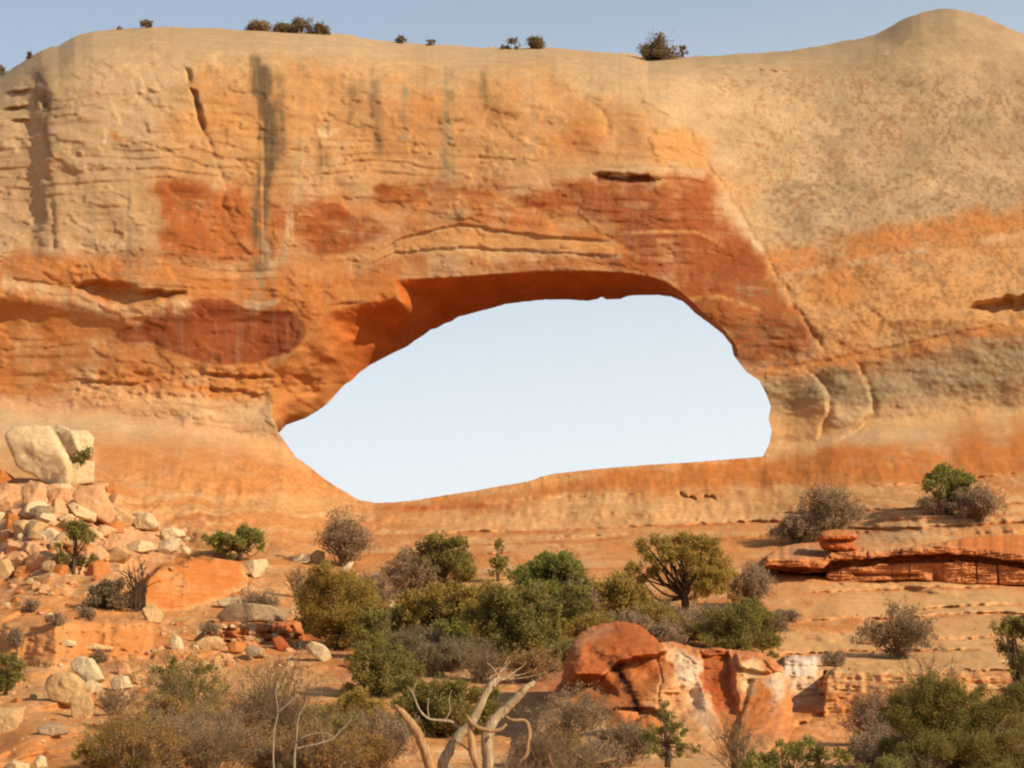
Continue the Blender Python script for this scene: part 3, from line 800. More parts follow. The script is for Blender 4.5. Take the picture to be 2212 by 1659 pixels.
def build_cliff():
    nr = 345
    t = np.concatenate([np.linspace(0, 0.05, 22)[:-1], np.linspace(0.05, 1, nr - 21)])
    top = pl(CX, TOP) + 2.2 * fbm(CX / 26, 0.5, seed=71, oct=4)
    bot = pl(CX, EDGE)
    qx = np.repeat(CX[None, :], nr, 0)
    qy = top[None] + (bot - top)[None] * t[:, None]
    hx, hy = qx.copy(), qy.copy()
    cxm = (qx[:-1, :-1] + qx[1:, 1:]) / 2
    cym = (qy[:-1, :-1] + qy[1:, 1:] + qy[1:, :-1] + qy[:-1, 1:]) / 4
    hole = inside(cxm, cym, OPEN)
    vin = np.zeros(qx.shape, int)
    for a, b in ((0, 0), (0, 1), (1, 0), (1, 1)):
        vin[a:a + nr - 1, b:b + len(CX) - 1] += np.where(hole, 1, 0)
    rim = (vin > 0) & (vin < 4)
    # pull the rim onto the outline
    rx, ry = qx[rim], qy[rim]
    best = np.full(rx.shape, 1e9); bx, by = rx.copy(), ry.copy()
    for i in range(len(OPEN)):
        ax, ay = OPEN[i]; ex, ey = OPEN[(i + 1) % len(OPEN)]
        L = (ex - ax) ** 2 + (ey - ay) ** 2
        u = np.clip(((rx - ax) * (ex - ax) + (ry - ay) * (ey - ay)) / L, 0, 1)
        px_, py_ = ax + u * (ex - ax), ay + u * (ey - ay)
        d = np.hypot(rx - px_, ry - py_)
        m = d < best
        best[m], bx[m], by[m] = d[m], px_[m], py_[m]
    qx[rim], qy[rim] = bx, by + 0.6 * noise(bx / 5, by / 5, seed=72)
    D = depth(qx, qy)
    # the outline belongs to the far edge of the passage (ceiling) or the top of the sill
    front = unproject(qx, qy, D)
    dh, _ = seg_dist(qx.ravel(), qy.ravel(), OPEN, True)
    dh = dh.reshape(qx.shape)
    cxo, cyo = 1130.0, 860.0
    ox, oy = qx - cxo, qy - cyo
    r = np.hypot(ox, oy) + 1e-6
    grow = 30 * np.exp(-dh / 60)
    bqx, bqy = qx + ox / r * grow, qy + oy / r * grow
    TH = 2.5 + 9 * sstep(0, 200, dh)
    back = unproject(bqx, bqy, D + TH)
    col = seen_colour(qx, qy)
    nv = qx.size
    idx = np.arange(nv).reshape(qx.shape)
    keep = ~hole
    a, b, c, d = idx[:-1, :-1][keep], idx[:-1, 1:][keep], idx[1:, 1:][keep], idx[1:, :-1][keep]
    Ff = np.stack([a, d, c, b], 1)
    Fb = np.stack([a, b, c, d], 1) + nv
    # side faces along every border edge of the sheet
    und = np.concatenate([Ff[:, [0, 1]], Ff[:, [1, 2]], Ff[:, [2, 3]], Ff[:, [3, 0]]])
    key = np.sort(und, 1)
    k1 = key[:, 0].astype(np.int64) * nv + key[:, 1]
    _, inv, cnt = np.unique(k1, return_inverse=True, return_counts=True)
    be = und[cnt[inv] == 1]
    Fs = np.stack([be[:, 1], be[:, 0], be[:, 0] + nv, be[:, 1] + nv], 1) + 2 * nv
    V = np.concatenate([front.reshape(-1, 3), back.reshape(-1, 3)] * 2)
    Fa = np.concatenate([Ff, Fb, Fs])
    used = np.zeros(len(V), bool); used[Fa.ravel()] = True
    remap = np.cumsum(used) - 1
    o = mesh_np('sandstone_arch', V[used], remap[Fa], M_CLIFF, col=np.concatenate([col] * 4)[used])
    tag(o, 'huge tan and orange sandstone cliff pierced by one wide natural arch opening', 'rock arch')
    return bot


BOT = build_cliff()


# ------------------------------------------------------------------ ground
def build_ground():
    q0 = BOT
    rows = []
    q1 = 1700.0
    nr = 265
    qx = np.repeat(CX[None], nr, 0)
    t = np.linspace(0, 1, nr)[:, None]
    qy = q0[None] + (q1 - q0)[None] * t
    ext = np.arange(1710, 1990, 14.0)
    qx = np.concatenate([qx, np.repeat(CX[None], len(ext), 0)])
    qy = np.concatenate([qy, np.repeat(ext[:, None], len(CX), 1)])
    D = depth(qx, qy)
    V = unproject(qx, qy, D)
    col = seen_colour(qx, qy).reshape(V.shape)
    # the sheet dives under the cliff and runs on to the horizon behind it, and back under the viewer in front
    pre, post = [], []
    f = V[0]
    for dy, z, s in ((3000, -40, 20.0), (300, -5, 3.0), (60, 2, 1.3), (14, 6, 1.05)):
        p = f.copy(); p[:, 1] = f[:, 1] + dy; p[:, 2] = np.minimum(z, f[:, 2] - 3); p[:, 0] = f[:, 0] * s; pre.append(p)
    p = f.copy(); p[:, 1] += 1.0; p[:, 2] -= 2.0; pre.append(p)
    pre.append(f.copy())
    l = V[-1]
    for y, zf, s in ((28, 0.8, 1.0), (18, 0.45, 1.0), (8, 0.15, 1.0), (0, 0.0, 1.0), (-20, 0.0, 1.5), (-300, 0.0, 8.0), (-3000, 0.0, 60.0)):
        p = l.copy(); p[:, 1] = y; p[:, 2] = l[:, 2] * zf; p[:, 0] = l[:, 0] * s; post.append(p)
    V = np.concatenate([np.stack(pre), V, np.stack(post)])
    col = np.concatenate([np.repeat(col[:1], len(pre), 0), col, np.repeat(col[-1:], len(post), 0)])
    wings = []
    for side, sg in ((0, -1), (-1, 1)):
        e = V[:, side]
        a = e.copy(); a[:, 0] = e[:, 0] + sg * 120; a[:, 2] = e[:, 2] * 0.7 - 2
        b = e.copy(); b[:, 0] = e[:, 0] * 1 + sg * 4000; b[:, 2] = -5
        wings.append((a, b))
    V = np.concatenate([wings[0][1][:, None], wings[0][0][:, None], V, wings[1][0][:, None], wings[1][1][:, None]], 1)
    col = np.concatenate([col[:, :1], col[:, :1], col, col[:, -1:], col[:, -1:]], 1)
    n, m = V.shape[:2]
    idx = np.arange(n * m).reshape(n, m)
    Fq = np.stack([idx[:-1, :-1], idx[1:, :-1], idx[1:, 1:], idx[:-1, 1:]], -1).reshape(-1, 4)
    o = mesh_np('ground', V.reshape(-1, 3), Fq, M_GROUND, col=col.reshape(-1, 3))
    tag(o, 'orange slickrock and sandy talus slope rising to the arch', 'ground', kind='structure')


build_ground()


def G(qx, qy):
    return unproject(np.array([qx], float), np.array([qy], float), depth([qx], [qy]))[0]


# ------------------------------------------------------------------ outcrops standing out of the slope
def relief(name, outline, dfun, cfun, mat, thick, step=1.7, wob=2.0):
    """a rock body whose seen side is dfun(qx, qy) metres away inside the outline, closed behind at its own thickness"""
    xs, ys = [p[0] for p in outline], [p[1] for p in outline]
    gx, gy = np.meshgrid(np.arange(min(xs) - 2 * step, max(xs) + 2 * step, step), np.arange(min(ys) - 2 * step, max(ys) + 2 * step, step))
    wob_x = wob * noise(gx / 9, gy / 9, seed=91); wob_y = wob * noise(gx / 9, gy / 9, seed=92)
    cxm = (gx[:-1, :-1] + gx[1:, 1:]) / 2 + wob_x[:-1, :-1]; cym = (gy[:-1, :-1] + gy[1:, 1:]) / 2 + wob_y[:-1, :-1]
    keep = inside(cxm, cym, outline)
    de, _ = seg_dist((gx + wob_x).ravel(), (gy + wob_y).ravel(), outline, True)
    de = np.where(inside((gx + wob_x).ravel(), (gy + wob_y).ravel(), outline), de, 0).reshape(gx.shape)
    D = dfun(gx, gy, de)
    front = unproject(gx, gy, D)
    back = unproject(gx, gy, D.max() + thick + 0 * gx)
    col = cfun(gx, gy).reshape(-1, 3) / np.array(LIGHT)
    nv = gx.size
    idx = np.arange(nv).reshape(gx.shape)
    a, b, c, d = idx[:-1, :-1][keep], idx[:-1, 1:][keep], idx[1:, 1:][keep], idx[1:, :-1][keep]
    Ff = np.stack([a, d, c, b], 1)
    Fb = np.stack([a, b, c, d], 1) + nv
    und = np.concatenate([Ff[:, [0, 1]], Ff[:, [1, 2]], Ff[:, [2, 3]], Ff[:, [3, 0]]])
    key = np.sort(und, 1).astype(np.int64)
    _, inv, cnt = np.unique(key[:, 0] * nv + key[:, 1], return_inverse=True, return_counts=True)
    be = und[cnt[inv] == 1]
    Fs = np.stack([be[:, 1], be[:, 0], be[:, 0] + nv, be[:, 1] + nv], 1)
    V = np.concatenate([front.reshape(-1, 3), back.reshape(-1, 3)])
    Fa = np.concatenate([Ff, Fb, Fs])
    used = np.zeros(len(V), bool); used[Fa.ravel()] = True
    remap = np.cumsum(used) - 1
    V = V[used]
    org = np.array([V[:, 0].mean(), V[:, 1].min() + 0.5, V[:, 2].min()])
    return mesh_np(name, V - org, remap[Fa], mat, col=np.concatenate([col, col])[used], loc=org)


def painter(base, items, warp=6, lines=()):
    def f(qx, qy):
        shp = qx.shape
        x, y = qx.ravel(), qy.ravel()
        n1 = fbm(x / 24, y / 20, seed=101, oct=5, gain=0.6); n2 = fbm(x / 24, y / 20, seed=105, oct=5, gain=0.6)
        c = np.repeat(lin(base)[None], len(x), 0) * (1 + 0.16 * n1 + 0.08 * fbm(x / 60, y / 4, seed=108, oct=3))[:, None]
        for pts, k, soft, s in items:
            m = np.clip(poly_mask(x + warp * n1, y + warp * n2, pts, soft) * s * (1 + 0.4 * n2), 0, 1)[:, None]
            c = c * (1 - m) + lin(k) * m
        for pts, k, w, s in lines:
            m = np.clip(line_mask(x + warp * n1, y + warp * n2, pts, w) * s * (1 + 0.5 * n2), 0, 1)[:, None]
            c = c * (1 - m) + lin(k) * m
        return np.clip(c, 0.01, 1).reshape(shp + (3,))
    return f


OUTC = [(1120, 1655), (1122, 1630), (1140, 1580), (1170, 1535), (1190, 1500), (1212, 1470), (1224, 1425), (1232, 1392), (1255, 1365), (1278, 1352), (1300, 1347), (1345, 1341), (1380, 1349), (1405, 1368), (1425, 1388),
        (1450, 1386), (1490, 1396), (1520, 1402), (1545, 1398), (1590, 1404), (1640, 1408), (1662, 1418), (1692, 1440), (1700, 1470), (1712, 1520), (1712, 1580),
        (1690, 1625), (1640, 1655), (1500, 1662), (1300, 1660)]
CAP = [(1218, 1425), (1228, 1388), (1255, 1360), (1300, 1340), (1345, 1334), (1382, 1344), (1408, 1364), (1430, 1388), (1442, 1404), (1412, 1417), (1370, 1422), (1338, 1430), (1300, 1462), (1240, 1456)]
GULLY = [(1512, 1408), (1530, 1402), (1570, 1406), (1582, 1440), (1588, 1500), (1596, 1560), (1575, 1600), (1556, 1560), (1532, 1512), (1516, 1462)]


def outcrop_depth(x, y, de):
    D = 70.5 + np.clip(1540 - y, 0, 300) * 0.0175 - np.clip(y - 1540, 0, 300) * 0.040
    D = D - 1.1 * (1 - np.exp(-de / 9)) + 0.9 + 0.035 * np.clip(1396 - y, 0, 90)
    D = D - 0.006 * np.abs(x - 1400) * 0 + 0.004 * (1480 - x) * (x < 1480) * 0.6
    wx = x + 4 * noise(x / 14, y / 14, seed=111); wy = y + 3 * noise(x / 14, y / 14, seed=112)
    f = lambda p, s: poly_mask(wx.ravel(), wy.ravel(), p, s).reshape(x.shape)
    D -= 0.85 * f(CAP, 4)
    D += 0.25 * f([(1225, 1372), (1330, 1352), (1335, 1362), (1240, 1385)], 6)
    D += 0.6 * f(GULLY, 7)
    D -= 0.35 * f([(1514, 1398), (1575, 1400), (1580, 1412), (1530, 1416), (1516, 1412)], 3)
    D += 0.55 * f([(1300, 1536), (1345, 1528), (1410, 1530), (1440, 1545), (1400, 1572), (1320, 1575), (1296, 1560)], 4)
    D += 0.5 * f([(1440, 1500), (1500, 1480), (1512, 1530), (1460, 1560)], 14)
    D += 0.5 * f([(1215, 1465), (1300, 1470), (1330, 1500), (1260, 1520), (1190, 1510)], 10)
    D -= 0.4 * f([(1590, 1412), (1690, 1424), (1690, 1450), (1640, 1452), (1596, 1440)], 4)
    for pts, w, a in (([(1330, 1436), (1345, 1470), (1362, 1500), (1376, 1530)], 8, 0.15), ([(1420, 1420), (1428, 1470), (1420, 1530)], 3, 0.08), ([(1445, 1392), (1500, 1432), (1520, 1440)], 3, 0.10),
                      ([(1600, 1410), (1640, 1424), (1672, 1450)], 3, 0.2), ([(1470, 1412), (1500, 1470), (1520, 1520)], 4, 0.04), ([(1620, 1470), (1600, 1540), (1580, 1590)], 6, 0.25)):
        D += a * line_mask(wx.ravel(), wy.ravel(), pts, w).reshape(x.shape)
    D += 0.10 * fbm(x / 40, y / 26, seed=113, oct=4) + 0.05 * fbm(x / 50, y / 5, seed=114, oct=3)
    # the foot spreads out into the slope
    D -= 0.35 * fbm(x / 70, y / 40, seed=116, oct=3) * sstep(1540, 1600, y)
    return D


def ledge_depth(x, y, de):
    capb = pl(x, [(1640, 1222), (1780, 1227), (1796, 1212), (1900, 1206), (1940, 1199), (2050, 1196), (2120, 1202), (2212, 1216), (2330, 1226)]) + 3 * noise(x / 11, 0.2, seed=121)
    lowt = pl(x, [(1640, 1240), (1782, 1236), (1830, 1224), (1900, 1219), (2030, 1214), (2060, 1212), (2130, 1216), (2212, 1228), (2330, 1236)]) + 3 * noise(x / 13, 0.7, seed=122)
    D = 115.8 - 0.25 * (1 - np.exp(-de / 3)) + 0.15 * np.clip(capb - 16 - y, 0, 80)
    D += 0.5 * np.exp(-((x - 1640) / 9) ** 2)
    D += 0.10 * ((y + 0.06 * x + 3 * noise(x / 30, y / 10, seed=129)) / 6.5 % 1.0)
    cap = sstep(1.5, -1.5, y - capb)
    low = sstep(-1.5, 1.5, y - lowt)
    D += -0.75 * cap * (0.8 + 0.3 * noise(x / 40, 1.2, seed=123)) + (1 - cap) * (1 - low) * (0.8 + 0.3 * noise(x / 22, y / 9, seed=124)) - 0.12 * low
    D -= 0.4 * sstep(1800, 1770, x) * cap
    rr = np.round(x / 34 + 0.6 * noise(x / 60, 0.1, seed=125))
    blk = 0.22 * (_hash(rr.astype(np.int64).ravel(), np.zeros(x.size, int), np.zeros(x.size, int)).reshape(x.shape) - 0.5)
    D += low * blk + low * 0.30 * poly_mask(x.ravel(), y.ravel(), [(1840, 1238), (1985, 1240), (1980, 1246), (1850, 1246)], 2).reshape(x.shape)
    for pts, w, a in (([(2108, 1214), (2110, 1262)], 1.8, 0.22), ([(2154, 1218), (2156, 1262)], 2.2, 0.3), ([(1945, 1186), (1946, 1200)], 2, 0.4), ([(1872, 1188), (1874, 1204)], 2, 0.35),
                      ([(2005, 1222), (2024, 1256)], 10, 0.25), ([(1780, 1184), (1792, 1205)], 2, 0.3), ([(2030, 1176), (2110, 1172)], 2, 0.2)):
        D += a * line_mask(x.ravel(), y.ravel(), pts, w).reshape(x.shape)
    D += 0.07 * fbm(x / 26, y / 14, seed=126, oct=4) + 0.09 * fbm(x / 50, y / 3.5, seed=127, oct=3) + 0.03 * fbm(x / 4, y / 4, seed=128, oct=2)
    return D


LEDGE_OUT = [(1648, 1218), (1656, 1202), (1672, 1190), (1690, 1181), (1730, 1173), (1770, 1172), (1850, 1180), (1900, 1190), (1950, 1184), (2020, 1172), (2090, 1162), (2150, 1156), (2212, 1154),
             (2320, 1152), (2400, 1170), (2450, 1196), (2470, 1222), (2430, 1250), (2330, 1266), (2212, 1264), (2100, 1264), (2040, 1260), (1980, 1252), (1900, 1254), (1850, 1260), (1800, 1258), (1784, 1248), (1786, 1236), (1760, 1237), (1700, 1236), (1655, 1227)]
MUSH = [(1767, 1162), (1773, 1151), (1786, 1146), (1802, 1143), (1828, 1144), (1846, 1149), (1853, 1157), (1850, 1165), (1844, 1169), (1848, 1178), (1852, 1188), (1840, 1193), (1812, 1192), (1790, 1190), (1776, 1186), (1770, 1176)]


def mush_depth(x, y, de):
    D = 115.6 - 0.7 * (1 - np.exp(-de / 5)) + 0.05 * np.clip(1156 - y, 0, 30)
    neck = sstep(1163, 1168, y)
    D += 0.55 * neck * np.exp(-np.clip(y - 1168, 0, 50) / 12)
    D += 0.10 * fbm(x / 9, y / 12, seed=131, oct=4)
    return D


o = relief('rock_outcrop', OUTC, outcrop_depth, painter((214, 134, 72), [
    ([(1080, 1560), (1720, 1600), (1720, 1730), (1080, 1730)], (218, 156, 92), 20, 0.8),
    (CAP, (194, 104, 50), 5, 0.85), ([(1225, 1385), (1270, 1358), (1320, 1348), (1330, 1362), (1270, 1385), (1235, 1420)], (208, 144, 88), 10, 0.7),
    ([(1220, 1440), (1310, 1460), (1420, 1420), (1430, 1480), (1415, 1530), (1330, 1545), (1240, 1520), (1200, 1500)], (180, 98, 46), 12, 0.75),  # shaded lower left below the cap, painted as a darker red
    ([(1445, 1395), (1490, 1412), (1516, 1440), (1522, 1500), (1552, 1560), (1562, 1606), (1530, 1600), (1484, 1520), (1452, 1440)], (244, 206, 150), 10, 0.78),
    ([(1420, 1470), (1480, 1480), (1520, 1560), (1560, 1640), (1420, 1640), (1380, 1560)], (228, 166, 100), 18, 0.8),
    (GULLY, (180, 90, 42), 5, 0.85), ([(1520, 1530), (1590, 1530), (1610, 1640), (1560, 1640)], (214, 140, 74), 12, 0.7),  # gully coloured darker red for the shade inside it
    ([(1600, 1432), (1630, 1420), (1652, 1450), (1628, 1480), (1612, 1510), (1596, 1490)], (236, 194, 128), 9, 0.8),
    ([(1650, 1470), (1692, 1440), (1694, 1500), (1670, 1540)], (240, 206, 154), 10, 0.7), ([(1610, 1500), (1660, 1480), (1680, 1530), (1620, 1580)], (206, 122, 58), 10, 0.8),
    ([(1160, 1500), (1300, 1530), (1410, 1550), (1420, 1640), (1160, 1640)], (218, 168, 104), 14, 0.85), ([(1300, 1532), (1440, 1535), (1400, 1575), (1310, 1575)], (170, 104, 56), 6, 0.7)],  # last patch paints shade into the undercut at the base
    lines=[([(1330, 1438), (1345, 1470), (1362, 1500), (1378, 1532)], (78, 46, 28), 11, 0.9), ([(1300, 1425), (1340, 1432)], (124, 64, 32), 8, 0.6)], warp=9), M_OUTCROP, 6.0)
tag(o, 'rounded red sandstone outcrop with a dark stain and white streaked right flank', 'rock outcrop')
o = relief('rock_ledge', LEDGE_OUT, ledge_depth, painter((216, 136, 74), [
    ([(1648, 1205), (1700, 1178), (1790, 1172), (1800, 1200), (1700, 1208), (1655, 1214)], (204, 142, 88), 5, 0.85),
    ([(1850, 1180), (2020, 1172), (2060, 1180), (1940, 1195), (1860, 1200)], (210, 150, 94), 6, 0.6), ([(2040, 1165), (2212, 1152), (2330, 1150), (2330, 1200), (2212, 1196), (2100, 1186)], (212, 122, 56), 6, 0.8),
    ([(1790, 1205), (1900, 1200), (2060, 1190), (2212, 1208), (2212, 1226), (2060, 1212), (1800, 1230)], (186, 106, 56), 4, 0.7),  # undercut between cap and lower layer, its shade put into the colour
    ([(1838, 1212), (1905, 1212), (1902, 1224), (1840, 1226)], (222, 158, 88), 4, 0.8)], warp=3), M_OUTCROP, 5.0, step=1.5, wob=1.5)
tag(o, 'long layered orange sandstone ledge with a dark undercut on the right slope', 'rock ledge')
o = relief('balanced_rock', MUSH, mush_depth, painter((198, 108, 52), [([(1765, 1140), (1855, 1140), (1855, 1158), (1765, 1156)], (214, 138, 76), 4, 0.8)], warp=2), M_OUTCROP, 0.8, step=1.2, wob=1.2)
tag(o, 'small squat red mushroom shaped rock sitting on the layered ledge', 'boulder')


# ------------------------------------------------------------------ boulders
_ico = {}


def ico(n):
    if n not in _ico:
        bm = bmesh.new()
        bmesh.ops.create_icosphere(bm, subdivisions=n, radius=1.0)
        bm.verts.ensure_lookup_table()
        _ico[n] = (np.array([v.co[:] for v in bm.verts]), np.array([[v.index for v in f.verts] for f in bm.faces]))
        bm.free()
    return _ico[n]


def rock_shape(poly, depth_r, rng, sub, p=36.0):
    """faceted block: the outline gives the side planes, random planes give front, back and bevels"""
    d, Fc = ico(sub)
    nn, dd = [], []
    for i in range(len(poly)):
        ax, az = poly[i]; bx, bz = poly[(i + 1) % len(poly)]
        n = np.array([bz - az, 0, -(bx - ax)], float)
        L = np.hypot(n[0], n[2])
        if L < 1e-6: continue
        n /= L
        if n[0] * ax + n[2] * az < 0: n = -n
        dist = max(n[0] * ax + n[2] * az, 0.08 * depth_r)
        n[1] = rng.uniform(-0.25, 0.25)
        nn.append(n / np.linalg.norm(n)); dd.append(dist)
    for sgn in (-1, 1):
        for _ in range(3):
            n = np.array([rng.uniform(-0.5, 0.5), sgn, rng.uniform(-0.35, 0.5)])
            n /= np.linalg.norm(n)
            nn.append(n); dd.append(depth_r * rng.uniform(0.75, 1.05))
    nn, dd = np.array(nn), np.array(dd)
    q = np.clip(d @ nn.T / dd, 0, None)
    r = (q ** p).sum(1) ** (-1 / p)
    sd = int(rng.integers(1000))
    r = r * (1 + 0.055 * fbm(d[:, 0] * 2, d[:, 1] * 2, d[:, 2] * 2, sd, 3) + 0.02 * fbm(d[:, 0] * 8, d[:, 1] * 8, d[:, 2] * 8, sd, 2))
    return d * r[:, None], Fc


def rock(label, poly, col, group='boulders of the left rubble slope', sub=5, deep=0.42, name='boulder', seed=0, sit=0.30):
    rng = np.random.default_rng(seed + len(label) * 7 + int(poly[0][0]))
    xs, ys = [p[0] for p in poly], [p[1] for p in poly]
    cx, cy = (min(xs) + max(xs)) / 2, (min(ys) + max(ys)) / 2
    w, h = max(xs) - min(xs), max(ys) - min(ys)
    Y = float(depth([cx], [cy + h * 0.38])[0])
    if 'outcrop' in label: Y = 68.6
    s = qscale(Y)
    r = deep * (w + h) / 2 * s
    Y -= sit * r
    s = qscale(Y)
    V, Fc = rock_shape([((x - cx) * s, (cy - y) * s) for x, y in poly], r, rng, sub)
    o = mesh_np(name, V, Fc, M_ROCK[col], loc=unproject(cx, cy, Y))
    return tag(o, label, 'boulder' if max(w, h) > 26 else 'rock', group)


def blob(x0, y0, x1, y1, seed=0, n=7):
    rng = np.random.default_rng(abs(seed * 131 + int(x0 * 13 + y0)))
    a = np.sort(np.linspace(0, 2 * math.pi, n, endpoint=False) + rng.uniform(-0.35, 0.35, n))
    cx, cy, rx, ry = (x0 + x1) / 2, (y0 + y1) / 2, (x1 - x0) / 2, (y1 - y0) / 2
    k = 1.0 / np.maximum(np.abs(np.cos(a)), np.abs(np.sin(a))) ** 0.6
    return [(cx + rx * math.cos(t) * min(kk, 1.2) * rng.uniform(0.9, 1.05), cy + ry * math.sin(t) * min(kk, 1.2) * rng.uniform(0.88, 1.05)) for t, kk in zip(a, k)]


